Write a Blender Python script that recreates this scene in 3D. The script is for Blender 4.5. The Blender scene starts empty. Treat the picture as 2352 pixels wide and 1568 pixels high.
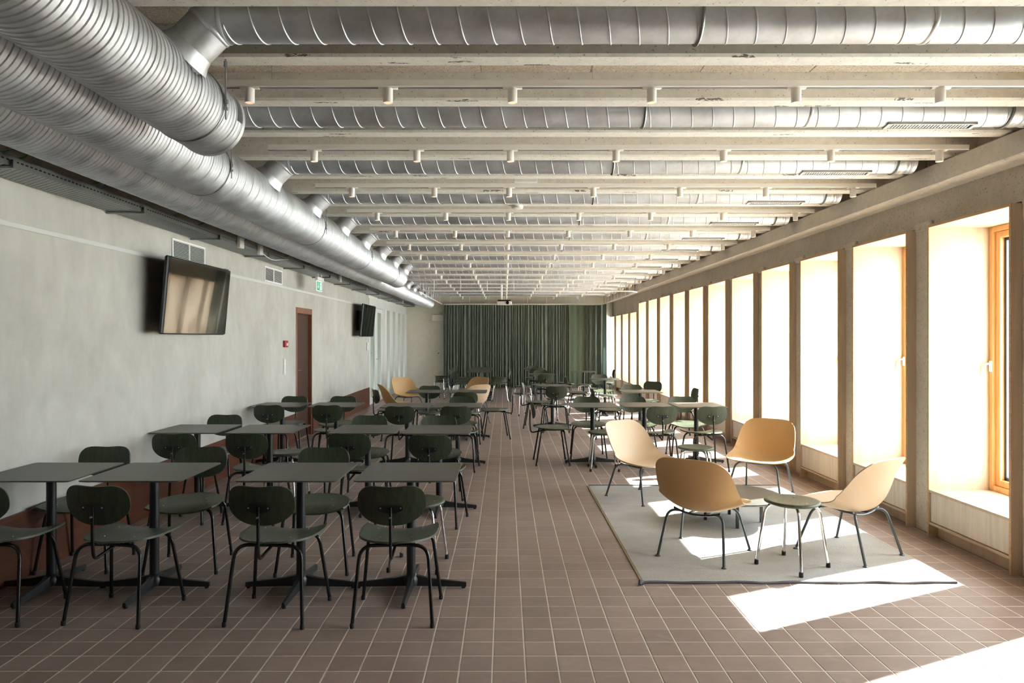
import bpy, math, random
import numpy as np
from mathutils import Vector, Matrix
random.seed(7)
PI = math.pi
S = bpy.context.scene
COL = S.collection

# ------------------------------------------------------------------ camera
F = 1585.0
cam_d = bpy.data.cameras.new('camera')
cam = bpy.data.objects.new('camera', cam_d)
COL.objects.link(cam)
cam.location = (0, 0, 1.56)
cam.rotation_euler = (PI / 2, 0, 0)
cam_d.sensor_width = 36
cam_d.lens = F / 2352 * 36
cam_d.shift_x = (1176 - 1160) / 2352
cam_d.shift_y = -(784 - 777) / 2352
cam_d.clip_start = 0.05
S.camera = cam

# ------------------------------------------------------------------ light
S.view_settings.view_transform = 'Standard'
S.view_settings.look = 'None'
S.view_settings.gamma = 1
S.view_settings.use_curve_mapping = False
S.view_settings.exposure = 1.82
w = bpy.data.worlds.new('sky')
S.world = w
w.use_nodes = True
w.node_tree.nodes['Background'].inputs[0].default_value = (0.87, 0.915, 1.0, 1)
w.node_tree.nodes['Background'].inputs[1].default_value = 7.0
sd = bpy.data.lights.new('sun', 'SUN')
sd.energy = 15
sd.color = (1.0, 0.965, 0.93)
sd.angle = math.radians(0.6)
sun = bpy.data.objects.new('sun', sd)
COL.objects.link(sun)
el = math.radians(38.8)
hd = Vector((-1.548, -0.695, 0)).normalized()
sdir = Vector((hd.x * math.cos(el), hd.y * math.cos(el), -math.sin(el)))
sun.rotation_euler = sdir.to_track_quat('-Z', 'Y').to_euler()
sun.location = (9, 12, 8)
# daylight entering through the run of windows: portal that only guides sampling of the sky
pd = bpy.data.lights.new('daylight_portal', 'AREA')
pd.shape = 'RECTANGLE'
pd.size = 24.5
pd.size_y = 2.6
pd.cycles.is_portal = True
po = bpy.data.objects.new('daylight_portal', pd)
COL.objects.link(po)
po.location = (4.06, 10.4, 1.35)
po.rotation_euler = Vector((-1, 0, 0)).to_track_quat('-Z', 'Z').to_euler()
po.rotation_euler = Matrix(((0, 0, 1), (1, 0, 0), (0, 1, 0))).to_euler()
S.cycles.use_denoising = True
S.cycles.max_bounces = 10
S.cycles.diffuse_bounces = 7
S.cycles.glossy_bounces = 4
S.cycles.transparent_max_bounces = 12
S.cycles.sample_clamp_indirect = 8
S.cycles.caustics_reflective = False
S.cycles.caustics_refractive = False


# ------------------------------------------------------------------ materials
def lin(c):
    return tuple(((v / 255) / 12.92 if v / 255 <= 0.04045 else ((v / 255 + 0.055) / 1.055) ** 2.4) for v in c)


class NT:
    def __init__(self, name):
        self.m = bpy.data.materials.new(name)
        self.m.use_nodes = True
        self.t = self.m.node_tree
        self.b = self.t.nodes['Principled BSDF']

    def n(self, typ, **kw):
        nd = self.t.nodes.new(typ)
        for k, v in kw.items():
            if k.startswith('i_'):
                nd.inputs[k[2:]].default_value = v
            elif k.startswith('j'):
                nd.inputs[int(k[1:])].default_value = v
            else:
                setattr(nd, k, v)
        return nd

    def l(self, a, ai, b, bi):
        self.t.links.new(a.outputs[ai], b.inputs[bi])

    def noise(self, vec, scale, detail=4, rough=0.5, dist=0.0):
        nd = self.n('ShaderNodeTexNoise', i_Scale=scale, i_Detail=detail, i_Roughness=rough, i_Distortion=dist)
        self.t.links.new(vec, nd.inputs['Vector'])
        return nd.outputs['Fac']

    def ramp(self, fac, stops):
        nd = self.n('ShaderNodeValToRGB')
        e = nd.color_ramp.elements
        while len(e) < len(stops):
            e.new(0.5)
        for k, (p, c) in enumerate(stops):
            e[k].position = p
            e[k].color = (*c, 1) if len(c) == 3 else c
        self.t.links.new(fac, nd.inputs[0])
        return nd.outputs[0]

    def mix(self, fac, a, b, mode='MIX'):
        nd = self.n('ShaderNodeMix', data_type='RGBA', blend_type=mode)
        for i, v in ((0, fac), (6, a), (7, b)):
            if isinstance(v, (int, float)):
                nd.inputs[i].default_value = v
            elif isinstance(v, tuple):
                nd.inputs[i].default_value = (*v, 1)
            else:
                self.t.links.new(v, nd.inputs[i])
        return nd.outputs[2]

    def mul(self, a, b, op='MULTIPLY'):
        nd = self.n('ShaderNodeMath', operation=op)
        for i, v in ((0, a), (1, b)):
            if isinstance(v, (int, float)):
                nd.inputs[i].default_value = v
            else:
                self.t.links.new(v, nd.inputs[i])
        return nd.outputs[0]

    def coord(self, kind='Object', scale=(1, 1, 1)):
        tc = self.n('ShaderNodeTexCoord') if kind != 'Position' else self.n('ShaderNodeNewGeometry')
        mp = self.n('ShaderNodeMapping')
        mp.inputs['Scale'].default_value = scale
        self.t.links.new(tc.outputs[kind], mp.inputs['Vector'])
        return mp.outputs[0]

    def bump(self, h, strength=0.3, dist=0.01):
        nd = self.n('ShaderNodeBump', i_Strength=strength, i_Distance=dist)
        self.t.links.new(h, nd.inputs['Height'])
        self.t.links.new(nd.outputs[0], self.b.inputs['Normal'])

    def col(self, c):
        if isinstance(c, tuple):
            self.b.inputs['Base Color'].default_value = (*c, 1)
        else:
            self.t.links.new(c, self.b.inputs['Base Color'])

    def set(self, **kw):
        for k, v in kw.items():
            self.b.inputs[k.replace('_', ' ')].default_value = v


def simple(name, rgb, rough=0.5, metal=0.0, var=0.0):
    t = NT(name)
    c = lin(rgb)
    if var:
        f = t.noise(t.coord(), 9, 3)
        t.col(t.ramp(f, [(0.3, tuple(v * (1 - var) for v in c)), (0.7, tuple(min(1, v * (1 + var)) for v in c))]))
    else:
        t.col(c)
    t.set(Roughness=rough, Metallic=metal)
    return t.m


def m_concrete(name, base, pits=1.0, mott=0.16, marks=False, streak=(1, 1, 1)):
    t = NT(name)
    v = t.coord('Position')
    c = lin(base)
    n1 = t.noise(t.coord('Position', streak), 1.7, 6, 0.6)
    n2 = t.noise(v, 22, 5, 0.6)
    col = t.ramp(n1, [(0.3, tuple(x * (1 - mott) for x in c)), (0.7, tuple(min(1, x * (1 + mott)) for x in c))])
    col = t.mix(0.35, col, t.ramp(n2, [(0.3, tuple(x * 0.75 for x in c)), (0.7, tuple(min(1, x * 1.2) for x in c))]))
    vo = t.n('ShaderNodeTexVoronoi', i_Scale=44.0)
    wob = t.n('ShaderNodeTexNoise', i_Scale=70.0, i_Detail=2.0)
    t.t.links.new(v, wob.inputs['Vector'])
    wad = t.n('ShaderNodeMixRGB', blend_type='ADD')
    wad.inputs[0].default_value = 0.022
    t.t.links.new(v, wad.inputs[1])
    t.t.links.new(wob.outputs['Color'], wad.inputs[2])
    t.t.links.new(wad.outputs[0], vo.inputs['Vector'])
    big = t.noise(v, 55, 2)
    pit = t.mul(t.mul(vo.outputs['Distance'], 0.19 * pits, 'LESS_THAN'), t.mul(big, 0.50, 'GREATER_THAN'))
    col = t.mix(t.mul(pit, 0.65), col, tuple(x * 0.28 for x in c))
    if marks:  # elongated rusty spalls on the undersides
        wv = t.n('ShaderNodeTexVoronoi', i_Scale=1.0)
        nz = t.n('ShaderNodeTexNoise', i_Scale=14.0, i_Detail=3.0)
        t.t.links.new(v, nz.inputs['Vector'])
        mp = t.n('ShaderNodeMapping')
        mp.inputs['Scale'].default_value = (2.4, 17, 0.001)
        t.t.links.new(v, mp.inputs['Vector'])
        ad = t.n('ShaderNodeMixRGB', blend_type='ADD')
        ad.inputs[0].default_value = 0.5
        t.t.links.new(mp.outputs[0], ad.inputs[1])
        t.t.links.new(nz.outputs['Color'], ad.inputs[2])
        t.t.links.new(ad.outputs[0], wv.inputs['Vector'])
        d = t.mul(wv.outputs['Distance'], 0.20, 'LESS_THAN')
        d = t.mul(d, t.mul(t.noise(t.coord('Position', (1, 2.5, 1)), 40, 3, 0.7), 0.47, 'GREATER_THAN'))
        cellr = t.n('ShaderNodeSeparateColor')
        t.t.links.new(wv.outputs['Color'], cellr.inputs[0])
        d = t.mul(d, t.mul(cellr.outputs[0], 0.48, 'GREATER_THAN'))
        ge = t.n('ShaderNodeNewGeometry')
        sx = t.n('ShaderNodeSeparateXYZ')
        t.t.links.new(ge.outputs['Normal'], sx.inputs[0])
        d = t.mul(d, t.mul(sx.outputs[2], -0.5, 'LESS_THAN'))
        col = t.mix(t.mul(d, 0.85), col, lin((66, 50, 40)))
    t.col(col)
    t.set(Roughness=0.85)
    h = t.mul(t.noise(v, 60, 4), t.mul(pit, 0.8), 'SUBTRACT')
    t.bump(h, 0.25, 0.004)
    return t.m


def m_plaster():
    t = NT('plaster')
    v = t.coord('Position', (1, 1, 0.8))
    n = t.noise(v, 1.3, 7, 0.62, 0.6)
    n2 = t.noise(t.coord('Position', (1, 1.6, 0.8)), 4, 6, 0.62, 0.5)
    c = t.ramp(n, [(0.25, lin((160, 156, 147))), (0.5, lin((182, 179, 170))), (0.75, lin((200, 197, 188)))])
    c = t.mix(0.3, c, t.ramp(n2, [(0.3, lin((164, 161, 152))), (0.7, lin((208, 206, 199)))]))
    t.col(c)
    t.set(Roughness=0.7)
    t.bump(n2, 0.12, 0.006)
    return t.m


def m_woodwool():
    t = NT('wood_wool_board')
    v = t.coord('Position')
    n = t.noise(v, 30, 3, 0.6, 3.5)
    n2 = t.noise(v, 110, 2, 0.6, 2.5)
    f = t.mul(t.mul(n, 0.5), t.mul(n2, 0.5), 'ADD')
    t.col(t.ramp(f, [(0.36, lin((170, 150, 130))), (0.5, lin((226, 212, 194))), (0.62, lin((244, 234, 220)))]))
    t.set(Roughness=0.95)
    t.bump(f, 0.8, 0.02)
    return t.m


def m_wood(name, dark, light, scale=1.0, axis=2, rough=0.45, grain=1.0, kind='Object', wave=3.0):
    t = NT(name)
    sc = [7 * scale, 7 * scale, 7 * scale]
    sc[axis] = 0.7 * scale
    v = t.coord(kind, tuple(sc))
    n = t.noise(v, 1.5, 5, 0.6, 0.8 * wave)
    sc2 = [90 * scale, 90 * scale, 90 * scale]
    sc2[axis] = 3 * scale
    n2 = t.noise(t.coord(kind, tuple(sc2)), 1, 3, 0.6)
    d, l = lin(dark), lin(light)
    c = t.ramp(n, [(0.3, d), (0.7, l)])
    c2 = t.ramp(n2, [(0.35, tuple(x * 0.8 for x in d)), (0.65, l)])
    t.col(t.mix(0.35 * grain, c, c2))
    t.set(Roughness=rough)
    t.bump(n2, 0.06, 0.002)
    return t.m


def m_galv(name, rgb, rough=0.32, spots=0.2):
    t = NT(name)
    v = t.coord('Position')
    n = t.noise(v, 6, 4, 0.6)
    c = lin(rgb)
    vo = t.n('ShaderNodeTexVoronoi', i_Scale=45.0)
    t.t.links.new(v, vo.inputs['Vector'])
    col = t.ramp(n, [(0.3, tuple(x * (1 - spots) for x in c)), (0.7, tuple(min(1, x * (1 + spots * 0.5)) for x in c))])
    sepc = t.n('ShaderNodeSeparateColor')
    t.t.links.new(vo.outputs['Color'], sepc.inputs[0])
    col = t.mix(0.16, col, t.ramp(sepc.outputs[0], [(0, tuple(x * .8 for x in c)), (1, tuple(min(1, x * 1.2) for x in c))]))
    t.col(col)
    r = t.ramp(n, [(0.3, (rough - 0.07,) * 3), (0.7, (rough + 0.1,) * 3)])
    t.t.links.new(r, t.b.inputs['Roughness'])
    t.set(Metallic=1.0)
    t.bump(t.noise(v, 5, 1), 0.05, 0.004)
    return t.m


def m_tile():
    t = NT('quarry_tile')
    # one tone per tile
    geo = t.n('ShaderNodeNewGeometry')
    sub = t.n('ShaderNodeVectorMath', operation='SUBTRACT')
    sub.inputs[1].default_value = (-0.059, 3.239, 0)
    dv = t.n('ShaderNodeVectorMath', operation='DIVIDE')
    dv.inputs[1].default_value = (0.156, 0.1567, 100)
    fl = t.n('ShaderNodeVectorMath', operation='FLOOR')
    t.l(geo, 'Position', sub, 0)
    t.l(sub, 0, dv, 0)
    t.l(dv, 0, fl, 0)
    wn = t.n('ShaderNodeTexWhiteNoise')
    t.l(fl, 0, wn, 'Vector')
    base = t.ramp(wn.outputs['Value'], [(0.0, lin((136, 117, 108))), (0.5, lin((148, 129, 120))), (1.0, lin((159, 140, 130)))])
    n = t.noise(t.coord('Position', (1, 1.6, 1)), 7, 6, 0.65, 1.0)
    col = t.mix(0.45, base, t.ramp(n, [(0.3, lin((122, 106, 98))), (0.55, lin((149, 129, 120))), (0.75, lin((171, 154, 145)))]))
    t.col(col)
    r = t.ramp(n, [(0.3, (0.42,) * 3), (0.7, (0.6,) * 3)])
    t.t.links.new(r, t.b.inputs['Roughness'])
    t.bump(t.noise(t.coord('Position'), 28, 4), 0.08, 0.003)
    return t.m


def m_rug():
    t = NT('woven_wool')
    v = t.coord('Position')
    w1 = t.n('ShaderNodeTexWave', wave_type='BANDS', bands_direction='DIAGONAL', i_Scale=38.0, i_Distortion=2.0)
    t.t.links.new(v, w1.inputs['Vector'])
    n = t.noise(v, 160, 3, 0.7)
    n3 = t.noise(t.coord('Position', (1, 2.5, 1)), 2.2, 4)
    f = t.mul(t.mul(w1.outputs['Fac'], 0.35), t.mul(n, 0.65), 'ADD')
    c = t.ramp(f, [(0.3, lin((112, 109, 104))), (0.5, lin((170, 166, 159))), (0.7, lin((204, 200, 193)))])
    c = t.mix(0.25, c, t.ramp(n3, [(0.3, lin((150, 146, 139))), (0.7, lin((198, 194, 187)))]))
    t.col(c)
    t.set(Roughness=0.95)
    t.bump(f, 0.6, 0.004)
    return t.m


def m_curtain(name, a, b, trans=0.0):
    t = NT(name)
    v = t.coord('Object', (60, 60, 4))
    n = t.noise(v, 1, 3)
    t.col(t.ramp(n, [(0.3, lin(a)), (0.7, lin(b))]))
    t.set(Roughness=0.85)
    t.b.inputs['Sheen Weight'].default_value = 0.1
    if trans:
        tr = t.n('ShaderNodeBsdfTranslucent')
        tr.inputs[0].default_value = (*lin((142, 156, 150)), 1)
        mx = t.n('ShaderNodeMixShader', j0=trans)
        out = t.t.nodes['Material Output']
        t.t.links.new(t.b.outputs[0], mx.inputs[1])
        t.t.links.new(tr.outputs[0], mx.inputs[2])
        t.t.links.new(mx.outputs[0], out.inputs[0])
    return t.m


def m_glass(name, tint=(0.93, 0.97, 0.96), refl=0.5):
    t = NT(name)
    tr = t.n('ShaderNodeBsdfTransparent')
    tr.inputs[0].default_value = (*tint, 1)
    gl = t.n('ShaderNodeBsdfGlossy', i_Roughness=0.01)
    fr = t.n('ShaderNodeLayerWeight', i_Blend=0.5)
    mx = t.n('ShaderNodeMixShader')
    t.t.links.new(t.mul(t.mul(t.mul(fr.outputs['Facing'], 5.0, 'POWER'), 0.6), 0.045, 'ADD'), mx.inputs[0])
    t.t.links.new(tr.outputs[0], mx.inputs[1])
    t.t.links.new(gl.outputs[0], mx.inputs[2])
    t.t.links.new(mx.outputs[0], t.t.nodes['Material Output'].inputs[0])
    return t.m


def m_emit(name, rgb, s):
    t = NT(name)
    t.col(lin(rgb))
    t.b.inputs['Emission Color'].default_value = (*lin(rgb), 1)
    t.b.inputs['Emission Strength'].default_value = s
    return t.m


def m_screen():
    t = NT('tv_glass')
    t.col(lin((12, 12, 13)))
    t.set(Roughness=0.06)
    t.b.inputs['Specular IOR Level'].default_value = 0.95
    t.b.inputs['Coat Weight'].default_value = 0.6
    t.b.inputs['Coat Roughness'].default_value = 0.02
    n = t.noise(t.coord('Object', (1, 1, 1.2)), 1.1, 1.0, 0.4, 0.2)
    t.bump(n, 0.16, 0.06)
    return t.m


M = {}
M['tile'] = m_tile()
M['grout'] = simple('grout', (222, 214, 202), 0.9, var=0.06)
M['plaster'] = m_plaster()
M['beam'] = m_concrete('beam_concrete', (224, 221, 213), 1.0, 0.08, marks=True, streak=(0.5, 5, 5))
M['concrete'] = m_concrete('raw_concrete', (194, 186, 172), 1.3, 0.2)
M['soffit'] = m_concrete('soffit_concrete', (220, 214, 202), 0.9, 0.12)
M['woodwool'] = m_woodwool()
M['galv'] = m_galv('galvanised_steel', (210, 213, 217), 0.53)
M['galv_bright'] = m_galv('galvanised_bright', (208, 210, 210), 0.42, 0.1)
M['galv_dull'] = m_galv('galvanised_dull', (150, 153, 152), 0.45)
M['white_metal'] = simple('white_powdercoat', (246, 244, 240), 0.4)
M['grille_paint'] = simple('light_grey_grille', (206, 208, 208), 0.45)
M['strip'] = simple('grey_white_strip', (204, 204, 200), 0.5)
M['white_paint'] = simple('white_paint', (232, 228, 218), 0.6, var=0.03)
M['white_lacquer'] = simple('white_lacquer', (222, 222, 218), 0.35)
M['black_metal'] = simple('black_powdercoat', (24, 26, 27), 0.38)
M['black_gloss'] = simple('black_lacquered_tube', (20, 21, 21), 0.22)
M['rubber'] = simple('rubber', (24, 24, 25), 0.7)
M['chrome'] = simple('chrome', (225, 226, 228), 0.08, 1.0)
M['steel'] = simple('screw_steel', (190, 190, 188), 0.3, 1.0)
M['laminate'] = simple('dark_laminate', (72, 70, 64), 0.38, var=0.05)
M['green_wood'] = m_wood('green_stained_veneer', (32, 39, 29), (66, 76, 54), 1.7, 2, 0.42)
M['green_seat'] = m_wood('green_stained_seat', (44, 50, 37), (80, 88, 64), 1.6, 1, 0.40)
M['birch'] = m_wood('birch_plywood', (186, 164, 138), (205, 186, 161), 0.6, 2, 0.5, 0.5)
M['birch_edge'] = m_wood('plywood_edge', (176, 140, 102), (206, 172, 132), 1.2, 1, 0.6, 1.0)
M['birch_white'] = m_wood('whitewashed_birch', (206, 196, 182), (226, 218, 206), 0.8, 2, 0.5, 0.5)
M['larch'] = m_wood('larch_frame', (214, 158, 98), (234, 186, 128), 1.0, 2, 0.45, 0.8)
M['mahogany'] = m_wood('reddish_veneer', (72, 37, 20), (100, 54, 30), 1.0, 1, 0.45, 0.9)
M['mahogany_frame'] = m_wood('reddish_frame', (118, 74, 52), (146, 96, 70), 1.0, 2, 0.5, 0.7)
M['door'] = m_wood('dark_door_veneer', (50, 25, 11), (68, 35, 16), 0.8, 2, 0.42, 0.9)
M['shell'] = simple('ochre_shell', (190, 153, 104), 0.55)
M['shell_window_lit'] = simple('ochre_shell_window_lit', (198, 173, 143), 0.55)  # paler copy of the ochre shell, window light put into its colour
M['rug'] = m_rug()
M['rug_edge'] = simple('rug_edge_yarn', (92, 92, 96), 0.95, var=0.25)
M['rug_bind'] = simple('rug_binding', (150, 132, 94), 0.9)
M['curtain'] = m_curtain('green_wool_curtain', (82, 92, 83), (118, 129, 116))
M['curtain_light'] = m_curtain('green_curtain_lining', (96, 112, 96), (112, 128, 110))
M['curtain_trans'] = m_curtain('thin_green_curtain', (100, 112, 105), (116, 128, 120), 0.35)
M['glass'] = m_glass('window_glass')
M['glass_dim'] = m_glass('partition_glass', (0.90, 0.94, 0.91))
M['spacer'] = simple('dark_spacer', (62, 68, 78), 0.4, 0.3)
M['screen'] = m_screen()
M['red'] = simple('red_plastic', (168, 26, 34), 0.35)
M['white_plastic'] = simple('white_plastic', (232, 230, 226), 0.4)
M['grey_plastic'] = simple('grey_plastic', (120, 122, 122), 0.5)
M['green_sign'] = m_emit('sign_green', (40, 160, 110), 0.10)
M['white_sign'] = m_emit('sign_white', (235, 245, 240), 0.12)
M['cable_green'] = simple('green_cable', (34, 128, 58), 0.4)
M['cable_orange'] = simple('orange_cable', (190, 88, 40), 0.4)
M['cable_blue'] = simple('blue_cable', (52, 96, 130), 0.4)
M['lamp_glow'] = m_emit('lamp_glow', (255, 214, 176), 0.22)
M['dark'] = simple('dark_recess', (26, 26, 26), 0.9)
M['paving'] = simple('outdoor_paving', (226, 222, 214), 0.9, var=0.08)
M['curtain_wall'] = simple('room_behind_glass', (196, 198, 190), 0.8)


# ------------------------------------------------------------------ mesh tools
class MB:
    def __init__(self):
        self.v = []
        self.f = []

    def add(self, vs, fs, mat=None):
        o = len(self.v)
        if mat is not None:
            vs = [mat @ Vector(p) for p in vs]
        self.v.extend([tuple(p) for p in vs])
        self.f.extend([tuple(i + o for i in f) for f in fs])
        return self

    def box(self, x0, x1, y0, y1, z0, z1, b=0.0, mat=None):
        if x0 > x1: x0, x1 = x1, x0
        if y0 > y1: y0, y1 = y1, y0
        if z0 > z1: z0, z1 = z1, z0
        if b <= 0:
            vs = [(x, y, z) for x in (x0, x1) for y in (y0, y1) for z in (z0, z1)]
            fs = [(0, 1, 3, 2), (4, 6, 7, 5), (0, 4, 5, 1), (2, 3, 7, 6), (0, 2, 6, 4), (1, 5, 7, 3)]
            return self.add(vs, fs, mat)
        b = min(b, (x1 - x0) * .45, (y1 - y0) * .45, (z1 - z0) * .45)
        X, Y, Z = (x0, x1), (y0, y1), (z0, z1)
        vs, ix = [], {}
        for i in (0, 1):
            for j in (0, 1):
                for k in (0, 1):
                    cx, cy, cz = X[i], Y[j], Z[k]
                    sx, sy, sz = (1 - 2 * i), (1 - 2 * j), (1 - 2 * k)
                    ix[i, j, k, 0] = len(vs); vs.append((cx, cy + sy * b, cz + sz * b))
                    ix[i, j, k, 1] = len(vs); vs.append((cx + sx * b, cy, cz + sz * b))
                    ix[i, j, k, 2] = len(vs); vs.append((cx + sx * b, cy + sy * b, cz))
        fs = []
        for i in (0, 1):
            q = [ix[i, 0, 0, 0], ix[i, 1, 0, 0], ix[i, 1, 1, 0], ix[i, 0, 1, 0]]
            fs.append(q if i else q[::-1])
            q = [ix[0, i, 0, 1], ix[1, i, 0, 1], ix[1, i, 1, 1], ix[0, i, 1, 1]]
            fs.append(q[::-1] if i else q)
            q = [ix[0, 0, i, 2], ix[1, 0, i, 2], ix[1, 1, i, 2], ix[0, 1, i, 2]]
            fs.append(q if i else q[::-1])
        for a in (0, 1):
            for c in (0, 1):
                q = [ix[0, a, c, 1], ix[1, a, c, 1], ix[1, a, c, 2], ix[0, a, c, 2]]
                fs.append(q if (a == c) else q[::-1])
                q = [ix[a, 0, c, 0], ix[a, 1, c, 0], ix[a, 1, c, 2], ix[a, 0, c, 2]]
                fs.append(q[::-1] if (a == c) else q)
                q = [ix[a, c, 0, 0], ix[a, c, 1, 0], ix[a, c, 1, 1], ix[a, c, 0, 1]]
                fs.append(q if (a == c) else q[::-1])
        for i in (0, 1):
            for j in (0, 1):
                for k in (0, 1):
                    t = [ix[i, j, k, 0], ix[i, j, k, 1], ix[i, j, k, 2]]
                    fs.append(t if (i + j + k) % 2 else t[::-1])
        return self.add(vs, fs, mat)

    def tube(self, pts, r, seg=10, cap=True, closed=False):
        pts = [Vector(p) for p in pts]
        n = len(pts)
        rs = r if isinstance(r, (list, tuple)) else [r] * n
        tang = []
        for i in range(n):
            if closed:
                d = pts[(i + 1) % n] - pts[i - 1]
            else:
                d = pts[min(i + 1, n - 1)] - pts[max(i - 1, 0)]
            tang.append(d.normalized())
        up = Vector((0, 0, 1)) if abs(tang[0].z) < 0.9 else Vector((1, 0, 0))
        u = tang[0].cross(up).normalized()
        vs = []
        for i in range(n):
            t = tang[i]
            u = (u - t * u.dot(t)).normalized()
            w_ = t.cross(u)
            for k in range(seg):
                a = 2 * PI * k / seg
                vs.append(pts[i] + (u * math.cos(a) + w_ * math.sin(a)) * rs[i])
        fs = []
        for i in range(n if closed else n - 1):
            j = (i + 1) % n
            for k in range(seg):
                k2 = (k + 1) % seg
                fs.append((i * seg + k, i * seg + k2, j * seg + k2, j * seg + k))
        if cap and not closed:
            fs.append(tuple(range(seg))[::-1])
            fs.append(tuple((n - 1) * seg + k for k in range(seg)))
        return self.add(vs, fs)

    def cyl(self, a, b, r, seg=16):
        return self.tube([a, b], r, seg)

    def lathe(self, prof, seg=24, mat=None):
        """prof: (r, z) list, around the local Z axis"""
        vs, fs = [], []
        for (r, z) in prof:
            for k in range(seg):
                a = 2 * PI * k / seg
                vs.append((r * math.cos(a), r * math.sin(a), z))
        for i in range(len(prof) - 1):
            for k in range(seg):
                k2 = (k + 1) % seg
                fs.append((i * seg + k, i * seg + k2, (i + 1) * seg + k2, (i + 1) * seg + k))
        fs.append(tuple(range(seg))[::-1])
        fs.append(tuple((len(prof) - 1) * seg + k for k in range(seg)))
        return self.add(vs, fs, mat)

    def prism(self, outline, z0, z1, mat=None):
        n = len(outline)
        vs = [(x, y, z0) for x, y in outline] + [(x, y, z1) for x, y in outline]
        fs = [tuple(range(n))[::-1], tuple(range(n, 2 * n))]
        fs += [(i, (i + 1) % n, n + (i + 1) % n, n + i) for i in range(n)]
        return self.add(vs, fs, mat)

    def sheet(self, grid, thick):
        """grid[i][j] of Vectors -> closed thin shell offset along normals"""
        R, Cn = len(grid), len(grid[0])
        P = [[Vector(p) for p in row] for row in grid]
        N = []
        for i in range(R):
            row = []
            for j in range(Cn):
                a = P[min(i + 1, R - 1)][j] - P[max(i - 1, 0)][j]
                b = P[i][min(j + 1, Cn - 1)] - P[i][max(j - 1, 0)]
                nn = b.cross(a)
                row.append(nn.normalized() if nn.length > 1e-9 else Vector((0, 0, 1)))
            N.append(row)
        vs = [P[i][j] for i in range(R) for j in range(Cn)]
        vs += [P[i][j] - N[i][j] * thick for i in range(R) for j in range(Cn)]
        o = R * Cn
        fs = []
        for i in range(R - 1):
            for j in range(Cn - 1):
                a, b, c, d = i * Cn + j, i * Cn + j + 1, (i + 1) * Cn + j + 1, (i + 1) * Cn + j
                fs.append((a, b, c, d))
                fs.append((o + d, o + c, o + b, o + a))
        for j in range(Cn - 1):
            fs.append((j + 1, j, o + j, o + j + 1))
            a = (R - 1) * Cn + j
            fs.append((a, a + 1, o + a + 1, o + a))
        for i in range(R - 1):
            a = i * Cn
            fs.append((a, a + Cn, o + a + Cn, o + a))
            a = i * Cn + Cn - 1
            fs.append((a + Cn, a, o + a, o + a + Cn))
        return self.add(vs, fs)

    def mesh(self, name, mat, smooth=40):
        me = bpy.data.meshes.new(name)
        me.from_pydata(self.v, [], self.f)
        me.validate()
        if smooth:
            me.shade_smooth()
            me.set_sharp_from_angle(angle=math.radians(smooth))
        else:
            me.shade_flat()
        me.materials.append(mat)
        me.update()
        return me

    def obj(self, name, mat, parent=None, smooth=40):
        return put(name, self.mesh(name, mat, smooth), parent)


def put(name, me, parent=None, loc=None):
    o = bpy.data.objects.new(name, me)
    COL.objects.link(o)
    if parent is not None:
        o.parent = parent
    if loc is not None:
        o.location = loc
    return o


def np_mesh(name, V, Q, mat, smooth=True):
    me = bpy.data.meshes.new(name)
    V = np.asarray(V, dtype=np.float32)
    Q = np.asarray(Q, dtype=np.int32)
    me.vertices.add(len(V))
    me.vertices.foreach_set('co', V.ravel())
    me.loops.add(Q.size)
    me.loops.foreach_set('vertex_index', Q.ravel())
    me.polygons.add(len(Q))
    me.polygons.foreach_set('loop_start', np.arange(0, Q.size, Q.shape[1], dtype=np.int32))
    me.update(calc_edges=True)
    if smooth:
        me.shade_smooth()
        me.set_sharp_from_angle(angle=math.radians(22))
    else:
        me.shade_flat()
    me.materials.append(mat)
    return me


def thing(name, label, cat, loc=(0, 0, 0), rz=0.0, group=None):
    o = bpy.data.objects.new(name, None)
    COL.objects.link(o)
    o.empty_display_size = 0.1
    o.location = loc
    o.rotation_euler = (0, 0, rz)
    tag(o, label, cat, group)
    return o


def tag(o, label, cat, group=None):
    o['label'] = label
    o['category'] = cat
    if group:
        o['group'] = group
    return o


def struct(name, loc=(0, 0, 0), label=None):
    o = bpy.data.objects.new(name, None)
    COL.objects.link(o)
    o.empty_display_size = 0.1
    o.location = loc
    o['kind'] = 'structure'
    if label:
        o['label'] = label
    return o


def sstruct(o, label=None):
    o['kind'] = 'structure'
    if label:
        o['label'] = label
    return o


def copy_tree(src, loc, rz, label, group=None):
    r = src.copy()
    COL.objects.link(r)
    r.location = loc
    r.rotation_euler = (0, 0, rz)
    r['label'] = label
    if group:
        r['group'] = group
    for ch in list(src.children):
        c = ch.copy()
        COL.objects.link(c)
        c.parent = r
        for g in list(ch.children):
            d = g.copy()
            COL.objects.link(d)
            d.parent = c
    return r


def arc(p0, p1, p2, n=5, frac=None, rad=None):
    """rounded corner at p1 between p0 and p2 (quadratic)"""
    p0, p1, p2 = Vector(p0), Vector(p1), Vector(p2)
    d0, d2 = (p0 - p1), (p2 - p1)
    r = rad
    a = p1 + d0.normalized() * min(r, d0.length * .95)
    b = p1 + d2.normalized() * min(r, d2.length * .95)
    return [(1 - t) ** 2 * a + 2 * t * (1 - t) * p1 + t * t * b for t in [k / n for k in range(n + 1)]]


def rpath(pts, rads, n=6):
    out = [Vector(pts[0])]
    for i in range(1, len(pts) - 1):
        out += arc(pts[i - 1], pts[i], pts[i + 1], n, rad=rads[i - 1])
    out.append(Vector(pts[-1]))
    return out


ORD = ['nearest', 'second', 'third', 'fourth', 'fifth', 'sixth', 'seventh', 'eighth', 'ninth', 'tenth', 'eleventh',
       'twelfth', 'thirteenth', 'fourteenth', 'fifteenth', 'sixteenth', 'seventeenth', 'eighteenth', 'nineteenth']

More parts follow.
